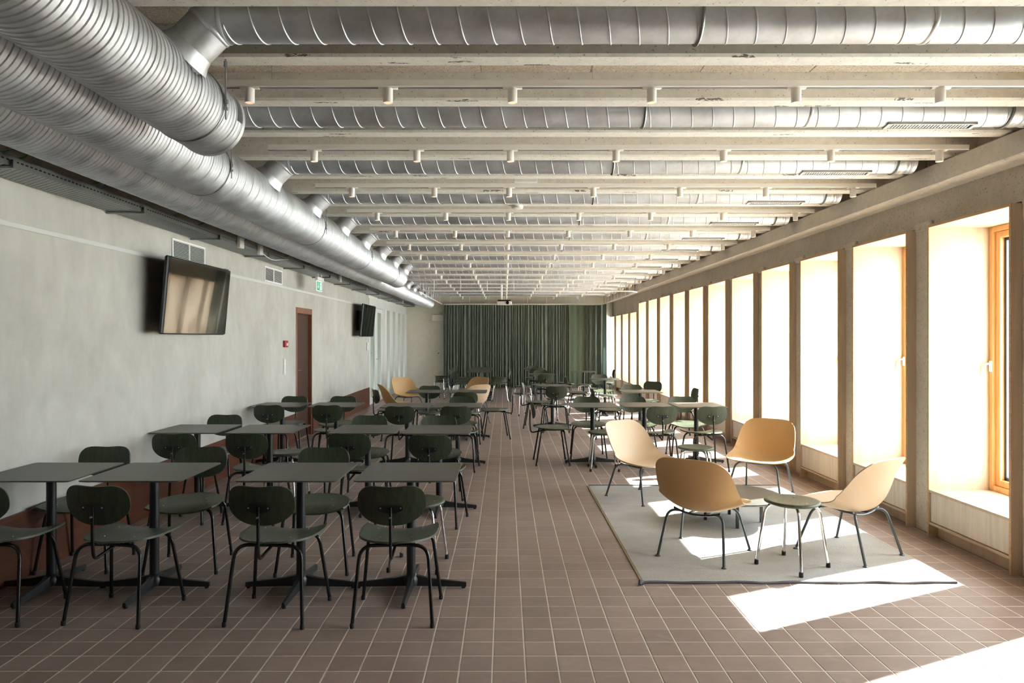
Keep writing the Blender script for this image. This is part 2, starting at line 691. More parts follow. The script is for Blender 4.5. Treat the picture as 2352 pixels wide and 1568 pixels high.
XL, XR = -3.15, 3.40      # left wall face, right wall (pier) face
YN, YF = -1.4, 21.92      # near end at the added wall, far end of the room
ZC = 3.02                 # ceiling boards

# ------------------------------------------------------------------ floor
floor = struct('floor')
MB().box(XL - .1, 3.9, YN - .2, YF + .1, -0.14, -0.0016).obj('grout_bed', M['grout'], floor, 0)
PX, PY, TX0, TY0 = 0.156, 0.1567, -0.059, 3.239
TS = 0.1496
tb = MB()
h_, c_ = TS / 2, 0.0016
tb.add([(-h_ + c_, -h_ + c_, 0), (h_ - c_, -h_ + c_, 0), (h_ - c_, h_ - c_, 0), (-h_ + c_, h_ - c_, 0),
        (-h_, -h_, -c_), (h_, -h_, -c_), (h_, h_, -c_), (-h_, h_, -c_),
        (-h_, -h_, -.012), (h_, -h_, -.012), (h_, h_, -.012), (-h_, h_, -.012)],
       [(0, 1, 2, 3), (0, 4, 5, 1), (1, 5, 6, 2), (2, 6, 7, 3), (3, 7, 4, 0), (4, 8, 9, 5), (5, 9, 10, 6), (6, 10, 11, 7), (7, 11, 8, 4)])
tile_me = tb.mesh('tile', M['tile'], 0)
singles, rest = [], []
for j in range(-29, 118):
    for i in range(-20, 23):
        cx, cy = TX0 + PX * (i + .5), TY0 + PY * (j + .5)
        if cx - h_ < XL - .17 or cx + h_ > XR + .22 or cy + h_ > YF or cy - h_ < YN:
            continue
        vis = cy > 3.1 and abs(cx) < 0.75 * cy and not (0.9 < cx < 2.86 and 4.42 < cy < 7.2)
        (singles if vis and len(singles) < 300 else rest).append((cx, cy))
for cx, cy in singles:
    put('tile', tile_me, floor, (cx, cy, random.uniform(-0.0003, 0.0003)))
bv = np.array([v.co for v in tile_me.vertices], dtype=np.float32)
bq = np.array([list(p.vertices) for p in tile_me.polygons], dtype=np.int32)
R_ = np.array(rest, dtype=np.float32)
offs = np.zeros((len(R_), 1, 3), dtype=np.float32)
offs[:, 0, 0] = R_[:, 0]
offs[:, 0, 1] = R_[:, 1]
VV = (bv[None] + offs).reshape(-1, 3)
QQ = (bq[None] + (np.arange(len(R_), dtype=np.int32) * len(bv))[:, None, None]).reshape(-1, 4)
o = put('tiles', np_mesh('tiles', VV, QQ, M['tile'], False), floor)
o['kind'] = 'stuff'
sstruct(MB().box(4.4, 40, -20, 50, -.3, -.1).obj('ground_outside', M['paving'], None, 0), 'pale paved ground outside the windows')

# ------------------------------------------------------------------ walls
wl = struct('wall_left')
DY0, DY1, DZ = 10.39, 11.25, 2.035
MB().box(XL - .25, XL, YN, DY0, -.1, 3.2).obj('wall_section', M['plaster'], wl, 0)
MB().box(XL - .25, XL, DY1, 15.95, -.1, 3.2).obj('wall_section', M['plaster'], wl, 0)
MB().box(XL - .25, XL, DY0, DY1, DZ, 3.2).obj('wall_section', M['plaster'], wl, 0)
MB().box(XL - .26, XL - .20, DY0, DY1, -.1, DZ).obj('wall_backing', M['dark'], wl, 0)
MB().box(XL - .25, XL, 15.95, YF, 2.50, 3.2).obj('wall_section', M['white_paint'], wl, 0)
wb = sstruct(MB().box(XL - .3, XR + .8, YF, YF + .2, -.1, 3.2).obj('wall_back', M['white_paint'], None, 0))
wf = sstruct(MB().box(XL - .3, XR + .8, YN - .2, YN, -.1, 3.2).obj('wall_front_added', M['plaster'], None, 0))  # unseen wall added behind the camera to keep the near end dim
sstruct(MB().box(3.13, XR - .005, YF - .12, YF, 0, 3.05, .01).obj('trim_3', M['white_paint'], None), 'pale corner pillar beside the curtain')
# skirting and strip
for nm, y0, y1 in (('baseboard_left', YN, DY0 - .001), ('baseboard_left_2', DY1 + .001, 15.95)):
    sstruct(MB().box(XL, XL + .022, y0, y1, 0, .433, .003).obj(nm, M['mahogany'], None),
            'tall reddish wooden skirting along the grey plaster wall ' + ('before the brown door' if y0 < 0 else 'beyond the brown door'))
sstruct(MB().box(XL, XL + .012, YN, 15.95, 2.268, 2.304, .003).obj('trim_1', M['strip'], None), 'slim white cable strip along the grey wall')
sstruct(MB().box(XR - .012 + .03, XR + .03, YN, YF, 0, .03, 0).obj('baseboard_right', M['birch_edge'], None))

# right wall: piers, spandrels, parapet, downstand beam
wr = struct('wall_right')
WP, WY0 = 1.175, 5.7115     # pitch; near edge of the second window in view
W0 = WY0 - 2 * WP           # near edge of window 1 (partly behind the frame edge)
BW = 0.903
edges = []
k = -3
while WY0 + k * WP + BW < YF + .05:
    edges.append(WY0 + k * WP)
    k += 1
edges = edges[:18]
def wtop(i):
    return 2.45 if i < 13 else 2.25
prev = YN - .1
for i, y in enumerate(edges):
    p = MB().box(XR, 4.02, prev, y, -.1, wtop(max(i - 1, 0)) + .012, .004)
    if i > 0:  # little concrete haunch at the pier head
        p.box(XR - .03, XR + .1, prev + .03, y - .03, wtop(i - 1) - .02, wtop(i - 1) + .05, .01)
    p.obj('concrete_pier', M['concrete'], wr)
    MB().box(3.50, 4.02, y, y + BW, -.1, .34).obj('parapet', M['concrete'], wr, 0)
    MB().box(3.93, 4.02, y, y + BW, wtop(i) - .103, wtop(i) + .02).obj('sun_trim_block', M['concrete'], wr, 0)  # unseen block added at the opening head to shorten the sun patches
    prev = y + BW
MB().box(XR, 4.02, prev, YF + .1, -.1, 2.262, .004).obj('concrete_pier', M['concrete'], wr)
ys = edges[13] - .14
MB().box(XR, 4.02, YN - .1, ys, 2.462, 3.2, 0).obj('spandrel', M['concrete'], wr, 0)
MB().box(XR, 4.02, ys, YF + .1, 2.262, 3.2, 0).obj('spandrel', M['concrete'], wr, 0)
b = MB().box(3.205, XR + .01, YN, YF, 2.705, 2.862, .008)
sstruct(b.obj('trim_2', M['soffit'], None), 'long concrete edge beam above the window wall')

# windows -----------------------------------------------------------
def window_parts(top):
    P = []
    xf, xo = 3.33, 3.815
    def a(name, mb, m, sub=None, smooth=40):
        P.append((name, mb.mesh(name, M[m], smooth), sub))
    a('side_panel', MB().box(xf, xo, 0, .020, 0, top, .0015), 'birch')
    a('side_panel', MB().box(xf, xo, BW - .020, BW, 0, top, .0015), 'birch')
    a('head_panel', MB().box(xf, xo, .0205, BW - .0205, top - .02, top, .0015), 'birch')
    a('edge_band', MB().box(xf - .003, xf - .0002, 0, .020, 0, top).box(xf - .003, xf - .0002, BW - .02, BW, 0, top)
      .box(xf - .003, xf - .0002, .02, BW - .02, top - .02, top), 'birch_edge')
    a('window_sill', MB().box(xf, xo, .0205, BW - .0205, .353, .373, .0015), 'birch')
    g = MB()
    for q in range(22):
        g.box(xf + .10 + .0, xf + .22, .14 + q * .028, .148 + q * .028, .3725, .3738)
    a('sill_grille', g, 'birch_edge', 'window_sill')
    a('front_panel', MB().box(xf + .012, xf + .028, .024, BW - .024, .126, .350, .001), 'birch_white')
    a('ledge', MB().box(xf, xf + .10, .0205, BW - .0205, .102, .120, .0015), 'birch')
    a('plinth', MB().box(xf + .07, xf + .085, .0205, BW - .0205, 0, .10, .001), 'birch')
    y0, y1, z0, z1 = .021, BW - .021, .374, top - .021
    fw, sw = .040, .052
    m = MB()
    for (ya, yb, za, zb) in ((y0, y0 + fw, z0, z1), (y1 - fw, y1, z0, z1), (y0 + fw, y1 - fw, z0, z0 + fw), (y0 + fw, y1 - fw, z1 - fw, z1)):
        m.box(3.80, 3.90, ya, yb, za, zb, .003)
    a('outer_frame', m, 'larch')
    y0, y1, z0, z1 = y0 + fw, y1 - fw, z0 + fw, z1 - fw
    m = MB()
    for (ya, yb, za, zb) in ((y0, y0 + sw, z0, z1), (y1 - sw, y1, z0, z1), (y0 + sw, y1 - sw, z0, z0 + sw), (y0 + sw, y1 - sw, z1 - sw, z1)):
        m.box(3.822, 3.895, ya + .001, yb - .001, za + .001, zb - .001, .004)
    a('sash', m, 'larch')
    y0, y1, z0, z1 = y0 + sw, y1 - sw, z0 + sw, z1 - sw
    m = MB()
    for (ya, yb, za, zb) in ((y0, y0 + .022, z0, z1), (y1 - .022, y1, z0, z1), (y0, y1, z0, z0 + .022), (y0, y1, z1 - .022, z1)):
        m.box(3.855, 3.880, ya, yb, za, zb)
    a('spacer', m, 'spacer', 'sash')
    a('pane', MB().box(3.865, 3.869, y0 + .001, y1 - .001, z0 + .001, z1 - .001), 'glass', 'sash', 0)
    hy = BW - .045
    m = MB().box(3.790, 3.800, hy - .014, hy + .014, 1.30, 1.385, .003)
    m.tube(rpath([(3.795, hy, 1.362), (3.752, hy, 1.362), (3.745, hy - .004, 1.25)], [.02], 5), [.008] * 7 + [.006], 10)
    a('handle', m, 'white_metal', None)
    # dark joint between casing and concrete
    return P
WPART = {2.45: window_parts(2.45), 2.25: window_parts(2.25)}
for i, y in enumerate(edges):
    top = wtop(i)
    r = struct('window_%d' % (i + 1), (0, y, 0))
    mp = {}
    for nm, me, sub in WPART[top]:
        mp[nm] = put(nm, me, mp[sub] if sub else r)

# ------------------------------------------------------------------ ceiling
ce = struct('ceiling')
MB().box(XL - .3, 4.05, YN - .2, YF + .2, ZC + .03, ZC + .2).obj('slab', M['concrete'], ce, 0)
BP, BY0, BWd = 0.5885, 2.735, 0.122
bm = MB().box(XL - .05, XR + .3, -BWd, 0, 0, ZC + .04 - 2.87, .012).mesh('ceiling_beam', M['beam'], 40)
nb = 0
k = -7
while BY0 + k * BP < YF:
    put('ceiling_beam', bm, ce, (0, BY0 + k * BP, 2.87))
    k += 1
pl = MB().box(0, .596, 0, BP - BWd - .004, 0, .03, .002).mesh('acoustic_board', M['woodwool'], 0)
far = MB()
for k in range(-7, 33):
    y = BY0 + k * BP + .002
    if y + BP > YF + .3:
        continue
    for q in range(11):
        x = XL + .02 + q * .6
        if -1 <= k < 4:
            put('acoustic_board', pl, ce, (x, y, ZC))
        else:
            far.box(x, x + .596, y, y + BP - BWd - .004, ZC, ZC + .03)
o = far.obj('acoustic_boards', M['woodwool'], ce, 0)
o['kind'] = 'stuff'

# ------------------------------------------------------------------ ducts
def ribbed(name, x, z, r, y0, y1, seg=44, pitch=0.0325, ridge=0.0038, every=4):
    """spiral duct along Y with raised helical ribs; every 4th rib is the lock seam"""
    n = int((y1 - y0) / pitch)
    prof = [(0.0, 0.0), (0.0035, 1.0), (0.0075, 1.0), (0.011, 0.0)]
    us, hs = [], []
    for i in range(n):
        seam = (i % every == 0)
        for (du, h) in prof:
            us.append(y0 + pitch + i * pitch + du * (0.8 if seam else 1.0))
            hs.append(h * (ridge * 1.25 if seam else ridge))
    us, hs = np.array(us), np.array(hs)
    th = np.linspace(0, 2 * PI, seg, endpoint=False)
    slope = pitch * every
    U = us[:, None] + slope * (th[None] / (2 * PI) - .5) * 1.0
    Rr = r + np.repeat(hs[:, None], seg, 1)
    # rib index shifts where the helix wraps round: keep relief continuous by construction (shift = whole strip)
    U = np.clip(U, y0, y1)
    V = np.stack([x + Rr * np.cos(th)[None], U, z + Rr * np.sin(th)[None]], -1).reshape(-1, 3)
    nr = len(us)
    i = np.arange(nr - 1)[:, None]
    kk = np.arange(seg - 1)[None]
    Q = np.stack([i * seg + kk, (i + 1) * seg + kk, (i + 1) * seg + kk + 1, i * seg + kk + 1], -1).reshape(-1, 4)
    # wrap: column seg-1 row i joins column 0 row i + shift
    sh = every * len(prof)
    i = np.arange(nr - 1 - sh)
    Qw = np.stack([i * seg + seg - 1, (i + 1) * seg + seg - 1, (i + 1 + sh) * seg, (i + sh) * seg], -1)
    return np_mesh(name, V, np.concatenate([Q, Qw]), M['galv'])


DUCTS = {'A': (-1.495, 2.662, .172, 3.50), 'B': (-1.944, 2.660, .180, 12.47), 'C': (-2.392, 2.668, .170, 21.66)}
DL = {'A': 'large ribbed galvanised duct nearest the camera, ending in a cap upper left',
      'B': 'middle ribbed galvanised duct, ends capped halfway down the room',
      'C': 'ribbed galvanised duct closest to the grey wall, running to the back wall'}
droot = {}
for kx, (x, z, r, ye) in DUCTS.items():
    t = thing('ventilation_duct', DL[kx], 'duct', (x, 0, z))
    droot[kx] = t
    put('duct_shell', ribbed('duct_shell', 0, 0, r, YN + .02, ye - .012), t)
    if kx != 'C':
        m = MB().lathe([(r + .001, ye - .035), (r + .0065, ye - .033), (r + .007, ye - .003), (r + .003, ye), (r * .4, ye), (r * .05, ye)], 44,
                       Matrix(((1, 0, 0, 0), (0, 0, 1, 0), (0, -1, 0, 0), (0, 0, 0, 1))))
        m.obj('end_cap', M['galv'], t)
    # couplings
    cps = {'A': [1.4], 'B': [4.45, 7.3, 10.3], 'C': [2.9, 5.4, 9.0, 13.6, 16.2, 18.8]}[kx]
    for cy in cps:
        m = MB().tube([(0, cy - .012, 0), (0, cy - .006, 0), (0, cy + .006, 0), (0, cy + .012, 0)], [r + .003, r + .008, r + .008, r + .003], 44, False)
        m.obj('coupling', M['galv_bright'], t)
    hy = {'A': [0.9, 3.24], 'B': [4.42, 6.77, 9.12, 11.47], 'C': []}[kx]
    for cy in hy:
        hx = r + .012
        m = MB().tube([(r * .8, cy, r * .4 + .02), (hx, cy, .03), (hx, cy, -.01)], .006, 6)
        m.tube([((r + .004) * math.cos(a), cy, (r + .004) * math.sin(a)) for a in [2 * PI * q / 40 for q in range(40)]], .0035, 5, False, True)
        m.cyl((hx, cy, 2.872 - z), (hx, cy, -.075), .0042, 8)
        m.cyl((hx, cy, .0), (hx, cy, .018), .011, 6)
        m.cyl((hx, cy, -.03), (hx, cy, -.018), .011, 6)
        m.cyl((hx, cy, 2.86 - z), (hx, cy, 2.835 - z), .009, 6)
        m.obj('hanger_rod', M['galv_dull'], t)

# branch ducts ------------------------------------------------------
RB, ZB = 0.095, 2.924
def smooth_spiral(x0, x1, r, seg=32, pitch=0.124, ridge=.0035):
    n = int((x1 - x0) / pitch) + 2
    us, hs = [], []
    for i in range(-1, n):
        for du, h in ((0, 0), (.0022, 1), (.0055, 1), (.008, 0), (.045, 0), (.085, 0)):
            us.append(i * pitch + du)
            hs.append(h * ridge)
    us, hs = np.array(us), np.array(hs)
    th = np.linspace(0, 2 * PI, seg, endpoint=False)
    U = np.clip(x0 + us[:, None] + pitch * (th[None] / (2 * PI)), x0, x1)
    Rr = r + np.repeat(hs[:, None], seg, 1)
    V = np.stack([U, -Rr * np.cos(th)[None], -Rr * np.sin(th)[None]], -1).reshape(-1, 3)
    nr = len(us)
    i = np.arange(nr - 1)[:, None]
    kk = np.arange(seg - 1)[None]
    Q = np.stack([i * seg + kk, (i + 1) * seg + kk, (i + 1) * seg + kk + 1, i * seg + kk + 1], -1).reshape(-1, 4)
    sh = 6
    i = np.arange(nr - 1 - sh)
    Qw = np.stack([i * seg + seg - 1, (i + 1) * seg + seg - 1, (i + 1 + sh) * seg, (i + sh) * seg], -1)
    return np_mesh('branch_shell', V, np.concatenate([Q, Qw]), M['galv'])


XE = 3.13
SHELL = {}
for kx in DUCTS:
    SHELL[kx] = smooth_spiral(DUCTS[kx][0] + .30, XE, RB)
def ring(x, r, w_, h, seg=36):
    return MB().tube([(x - w_, 0, 0), (x - w_ * .5, 0, 0), (x + w_ * .5, 0, 0), (x + w_, 0, 0)], [r, r + h, r + h, r], seg, False)
joint_me = ring(1.80, RB, .012, .004).mesh('joint_band', M['galv_bright'])
joint2_me = ring(3.045, RB, .02, .003).mesh('joint_band', M['galv_bright'])
cap_me = MB().lathe([(RB * .9, -.03), (RB + .002, -.03), (RB + .004, -.004), (RB - .004, 0), (RB * .7, .001)], 32,
                    Matrix(((0, 0, 1, XE), (0, 1, 0, 0), (-1, 0, 0, 0), (0, 0, 0, 1)))).mesh('end_cap', M['galv_bright'])
def clamp(x):
    m = MB().tube([(x + .03 * math.sin(a) * 0, (RB + .006) * math.cos(a), (RB + .006) * math.sin(a)) for a in [2 * PI * q / 32 for q in range(32)]], .007, 6, False, True)
    m.cyl((x, -.055, .075), (x, -.055, .095), .013, 8)
    m.cyl((x, -.055, .06), (x, -.055, .145), .005, 8)
    return m
clamp_me = clamp(.825).mesh('pipe_clamp', M['galv_dull'])
clamp2_me = clamp(2.98).mesh('pipe_clamp', M['galv_dull'])
g = MB()
ga = math.radians(-81)      # plate centre direction around the duct (towards camera and down)
rot = Matrix.Rotation(0, 4, 'X')
def gpt(x, s, n):
    # s across the plate, n outward ; direction d = (-cos, sin) in (y,z)
    dy, dz = -math.cos(-ga), math.sin(ga)
    ty, tz = -dz, dy
    return (x, dy * (RB + n) + ty * s, dz * (RB + n) + tz * s)
def gbox(m, x0, x1, s0, s1, n0, n1):
    vs = [gpt(x, s, n) for x in (x0, x1) for s in (s0, s1) for n in (n0, n1)]
    m.add(vs, [(0, 1, 3, 2), (4, 6, 7, 5), (0, 4, 5, 1), (2, 3, 7, 6), (0, 2, 6, 4), (1, 5, 7, 3)])
gx0, gx1 = 2.27, 2.80
gbox(g, gx0, gx1, -.036, -.026, -.018, .008)
gbox(g, gx0, gx1, .026, .036, -.018, .008)
gbox(g, gx0, gx0 + .02, -.036, .036, -.018, .008)
gbox(g, gx1 - .02, gx1, -.036, .036, -.018, .008)
grille_me = g.mesh('supply_grille', M['grille_paint'], 0)
g = MB()
gbox(g, gx0 + .02, gx1 - .02, -.027, .027, -.01, .001)
slot_me = g.mesh('grille_throat', M['dark'], 0)
g = MB()
for q in range(26):
    x = gx0 + .028 + q * .0183
    gbox(g, x, x + .010, -.027, .027, 0, .004)
blade_me = g.mesh('grille_blades', M['grille_paint'], 0)
def elbow(kx):
    X0, Z0, r, _ = DUCTS[kx]
    dz = ZB - Z0
    xr = X0 + .30
    d = Vector((-1, 0, -1)).normalized()
    corner = Vector((X0 + dz, 0, 0))
    st = Vector((xr, 0, 0))
    t_ = (xr - corner.x)
    pts = [Vector((xr + .02, 0, 0)), st]
    bend = [(1 - s) ** 2 * st + 2 * s * (1 - s) * corner + s * s * (corner + d * t_) for s in [q / 8 for q in range(1, 9)]]
    rr = .0965
    pts += bend
    a = corner + d * (dz * 1.414 - r * .80)
    pts.append(a)
    m1 = MB().tube([pts[0], pts[1]], rr + .002, 32, False)
    m1.tube(pts, rr, 32, False)
    el_ = m1.mesh('elbow', M['galv'])
    m = MB()
    a0 = corner + d * (t_ + .008)
    m.tube([a0 - d * .01, a0 - d * .005, a0 + d * .005, a0 + d * .01], [rr, rr + .004, rr + .004, rr], 32, False)
    e0 = corner + d * (dz * 1.414 - r - .045)
    m.tube([e0, e0 + d * .03, e0 + d * .06], [rr + .001, rr + .010, rr + .026], 32, False)
    m.tube([Vector((xr, 0, 0)) + Vector((1, 0, 0)) * s for s in (-.012, -.006, .006, .012)], [rr, rr + .005, rr + .005, rr], 32, False)
    return el_, m.mesh('elbow_collar', M['galv'])
ELB = {kx: elbow(kx) for kx in DUCTS}
DP, DY = 1.177, 2.958
for k in range(16):
    y = DY + DP * k
    if y > YF - .2:
        break
    kx = 'A' if k < 1 else ('B' if k < 9 else 'C')
    t = thing('branch_duct', '%s slim spiral duct from the camera crossing the ceiling between beams' % ORD[k], 'duct', (0, y, ZB),
              group='spiral branch ducts across the ceiling')
    put('branch_shell', SHELL[kx], t)
    put('end_cap', cap_me, t)
    put('joint_band', joint_me, t)
    put('joint_band', joint2_me, t)
    put('pipe_clamp', clamp_me, t)
    put('pipe_clamp', clamp2_me, t)
    gr = put('supply_grille', grille_me, t)
    put('grille_throat', slot_me, gr)
    bl = put('grille_blades', blade_me, gr)
    bl['kind'] = 'stuff'
    put('elbow', ELB[kx][0], t)
    put('elbow_collar', ELB[kx][1], t)

# ------------------------------------------------------------------ light rails
LX = [-1.31, -.603, .037, .757, 1.494, 2.235, 2.975]
rail_me = MB().box(-1.62, 3.17, -.018, .018, 2.848, 2.884, .003).mesh('rail', M['white_metal'])
strip_me = MB().box(-1.62, 3.165, -.009, .009, 2.8455, 2.849).mesh('rail_slot', M['grey_plastic'], 0)
head_me = MB().box(-.05, .05, -.012, .012, -.006, .004, .002).lathe([(.020, -.076), (.0235, -.078), (.0245, -.076), (.0245, -.006), (.023, -.004), (.01, -.004)], 24).mesh('spotlight_head', M['white_metal'])
lens_me = MB().lathe([(.019, -.0770), (.019, -.0762)], 20).mesh('lens', M['lamp_glow'])
wire_me = MB().cyl((-1.2, 0, 2.884), (-1.2, 0, 3.05), .0015, 5).cyl((3.02, 0, 2.884), (3.02, 0, 3.05), .0015, 5).cyl((.45, 0, 2.884), (.45, 0, 3.05), .0015, 5).mesh('suspension_wire', M['steel'])
for k in range(16):
    y = 3.548 + 1.177 * k
    if y > YF - .3:
        break
    t = thing('light_rail', '%s white light rail from the camera with small cylinder spotlights' % ORD[k], 'light', (0, y, 0),
              group='white light rails under the ceiling')
    r = put('rail', rail_me, t)
    put('rail_slot', strip_me, r)
    put('suspension_wire', wire_me, t)
    for x in LX:
        hd_ = put('spotlight_head', head_me, t, (x + random.uniform(-.004, .004), 0, 2.848))
        put('lens', lens_me, hd_)

# ------------------------------------------------------------------ cable tray
t = thing('cable_tray', 'perforated galvanised cable tray running along the top of the grey wall', 'cable tray', (0, 0, 0))
xw, xi, zt = XL + .02, -2.865, 2.560
base = MB().box(xw, xi, YN, YF, zt, zt + .003)
base.obj('tray_base', M['galv_dull'], t, 0)
fl_ = MB().box(xi, xi + .003, YN, YF, zt, zt + .060).box(xi - .012, xi + .003, YN, YF, zt + .057, zt + .062).box(xw, xw + .003, YN, YF, zt, zt + .06)
fl_.obj('tray_flange', M['galv_dull'], t, 0)
sl = MB()
yy = 2.6
while yy < 9:
    for q in range(9):
        x = xw + .025 + q * .028
        sl.box(x, x + .014, yy + (q % 2) * .02, yy + (q % 2) * .02 + .006, zt - .0012, zt - .0004)
    sl.box(xi + .0031, xi + .0038, yy, yy + .022, zt + .028, zt + .036)
    yy += .04
while yy < YF - .3:
    sl.box(xi + .0031, xi + .0038, yy, yy + .022, zt + .028, zt + .036)
    yy += .05
o = sl.obj('perforations', M['dark'], t, 0)
o['kind'] = 'stuff'
for q in range(14):
    y = 2.55 + q * 1.45
    m = MB().box(xw - .015, xi + .02, y - .012, y + .012, zt - .016, zt - .002, .001)
    m.box(xi + .006, xi + .026, y - .016, y + .016, zt - .016, zt + .034, .002)
    m.obj('tray_bracket', M['galv_dull'], t)
def wig(y0, y1, x, z, amp, n, zz=0):
    return [(x + amp * math.sin(3.1 * s + x * 50), y0 + (y1 - y0) * s / n, z + .012 * math.sin(2.3 * s + zz)) for s in range(n + 1)]
for nm, mk, dx, zz in (('green', 'cable_green', .03, .018), ('orange', 'cable_orange', .09, .016), ('blue', 'cable_blue', .16, .015), ('green', 'cable_green', .20, .02)):
    MB().tube(wig(YN, YF - .4, xi - dx, zt + zz, .012, 60, dx * 40), .006, 6).obj('cable', M[mk], t)['label'] = nm + ' cable lying in the tray'
for (y, mk, k2) in ((4.05, 'cable_green', 1), (4.2, 'cable_green', -1), (4.9, 'cable_green', 1), (4.98, 'cable_blue', 1), (6.1, 'cable_green', 1), (6.15, 'cable_orange', -1),
                    (6.6, 'cable_green', 1), (7.6, 'cable_green', -1), (7.7, 'cable_blue', 1), (9.2, 'cable_orange', 1), (10.2, 'cable_green', -1)):
    MB().tube(rpath([(xi - .05, y - .3, zt + .03), (xi - .02, y, zt + .09), (xi + .04, y + .15 * k2, 2.84), (xi + .10, y + .35 * k2, 2.99)], [.1, .1], 5), .005, 6).obj('cable', M[mk], t)['label'] = 'loose cable rising from the tray'
for (y, s) in ((7.43, .075), (8.02, .06), (11.9, .06), (19.2, .06)):
    q = MB().box(-.018, .018, -s, s * .6, -.06, .055, .004)
    q.box(.018, .020, -s * .7, s * .3, -.02, .02)
    o = q.obj('junction_box', M['white_plastic'], None)
    o.location = (xi + .024, y, zt + .03)
    tag(o, {7.43: 'larger white junction box clipped to the cable tray', 8.02: 'small white junction box with a white cord on the tray',
            11.9: 'small white junction box on the tray beyond the exit sign', 19.2: 'farthest small white junction box on the tray'}[y], 'junction box')
MB().tube(rpath([(xi + .03, 8.04, zt + .0), (xi + .035, 8.35, zt - .06), (xi + .03, 8.9, zt + .02), (xi - .02, 9.3, zt + .06)], [.2, .2], 6), .005, 6).obj('cord', M['white_plastic'], t)

# ------------------------------------------------------------------ things on the left wall
def tv(y0, y1, label, group=None):
    t = thing('television', label, 'television', (-2.955, (y0 + y1) / 2, 1.595))
    W, H, th = (y1 - y0) / 2, .685, math.radians(5)
    Rm = Matrix.Rotation(th, 4, 'Y')
    MB().box(-.045, -.004, -W, W, 0, H, .012, Rm).obj('tv_body', M['black_metal'], t)
    g = []
    for i in range(9):
        row = []
        for j in range(13):
            z = .012 + (H - .022) * i / 8
            y = -W + .008 + (2 * W - .016) * j / 12
            row.append(Rm @ Vector((-.0005, y, z)))
        g.append(row)
    MB().sheet(g, -.003).obj('tv_screen', M['screen'], t)
    MB().box(-.135, -.035, -.12, .12, .16, .52, .005, Rm).box(-.19, -.135, -.2, .2, .14, .56, .004).obj('wall_bracket', M['black_metal'], t)
    MB().box(-.004, .0, W - .16, W - .05, H - .001, H + .004, 0, Rm).obj('sensor_bar', M['black_metal'], t)
    return t
tv(5.955, 7.285, 'large black television on the grey wall left of the brown door')
tv(14.17, 15.46, 'far black television on the grey wall beside the white glazed doors')
for y0, lab in ((6.52, 'large white wall vent above the nearer television'), (9.03, 'small white wall vent between the television and the exit sign')):
    t = thing('wall_vent', lab, 'vent', (XL, y0, 2.312))
    h, w_ = .198, .71
    MB().box(0, .010, 0, w_, 0, .018, .002).box(0, .010, 0, w_, h - .018, h, .002).box(0, .010, 0, .018, .018, h - .018, .002) \
        .box(0, .010, w_ - .018, w_, .018, h - .018, .002).box(0, .010, w_ / 2 - .009, w_ / 2 + .009, .018, h - .018, .002).obj('vent_frame', M['white_metal'], t)
    MB().box(0, .001, .018, w_ - .018, .018, h - .018).obj('vent_backing', M['dark'], t, 0)
    sm = MB().box(.001, .008, .0185, w_ / 2 - .0095, -.0017, .0017, .0005).mesh('slat', M['white_metal'])
    for q in range(12):
        for s in (0, 1):
            put('slat', sm, t, (0, s * (w_ / 2 - .009), .026 + q * .0134))
# brown door
d = struct('door_1', (XL, DY0, 0), 'reddish brown wooden door in the grey wall')
dw = DY1 - DY0
MB().box(-.12, .006, .001, .06, 0, DZ - .001, .002).box(-.12, .006, dw - .03, dw - .001, 0, DZ - .001, .002).obj('door_frame', M['mahogany_frame'], d)
MB().box(-.12, .006, .061, dw - .031, DZ - .09, DZ - .001, .002).obj('head_frame', M['mahogany_frame'], d)
MB().box(-.085, -.045, .061, dw - .031, .006, DZ - .091, .002).obj('door_leaf', M['door'], d)
m = MB().lathe([(.022, 0), (.022, .006), (.01, .008)], 16, Matrix.Translation((-.045, .13, 1.07)) @ Matrix.Rotation(PI / 2, 4, 'Y'))
m.tube(rpath([(-.045, .13, 1.07), (.005, .13, 1.07), (.005, .25, 1.07)], [.02], 4), .008, 8)
m.obj('door_handle', M['chrome'], d)
# alarm, switches, sign
t = thing('fire_alarm_button', 'red fire alarm button box left of the brown door', 'alarm', (XL, 9.78, 1.435))
MB().box(0, .045, 0, .115, 0, .095, .006).obj('housing', M['red'], t)
MB().box(.045, .047, .03, .085, .02, .06, .001).obj('call_point', M['white_plastic'], t)
t = thing('switch_panel', 'tall narrow white switch strip under the red alarm button', 'light switch', (XL, 9.80, 1.045))
MB().box(0, .012, 0, .085, 0, .225 * 1.0, .003).obj('cover', M['white_plastic'], t)
for q in range(3):
    MB().box(.012, .016, .012, .073, .012 + q * .071, .072 + q * .071, .002).obj('rocker', M['white_lacquer'], t)
t = thing('exit_sign', 'green and white emergency exit sign hanging below the cable tray', 'sign', (-2.86, 10.46, 2.285))
MB().box(-.012, .028, -.02, .34, .155, .215, .004).cyl((.008, .06, .21), (.008, .06, .262), .006, 8).cyl((.008, .26, .21), (.008, .26, .262), .006, 8).obj('sign_housing', M['white_plastic'], t)
MB().box(-.004, .004, 0, .32, 0, .155, .002).obj('sign_plate', M['white_sign'], t)
MB().box(.0041, .0052, .012, .308, .012, .143).obj('green_field', M['green_sign'], t, 0)
a = MB().box(.0054, .0062, .068, .092, .07, .13)
a.add([(.0054, .045, .075), (.0054, .115, .075), (.0054, .08, .028), (.0062, .045, .075), (.0062, .115, .075), (.0062, .08, .028)],
      [(0, 1, 2), (5, 4, 3), (0, 3, 4, 1), (1, 4, 5, 2), (2, 5, 3, 0)])
a.obj('arrow', M['white_sign'], t, 0)
a = MB().box(.0054, .0060, .17, .285, .022, .134)
a.obj('doorway', M['white_sign'], t, 0)
a = MB().lathe([(.009, 0), (.009, .0008)], 12, Matrix.Translation((.0062, .222, .118)) @ Matrix.Rotation(PI / 2, 4, 'Y'))
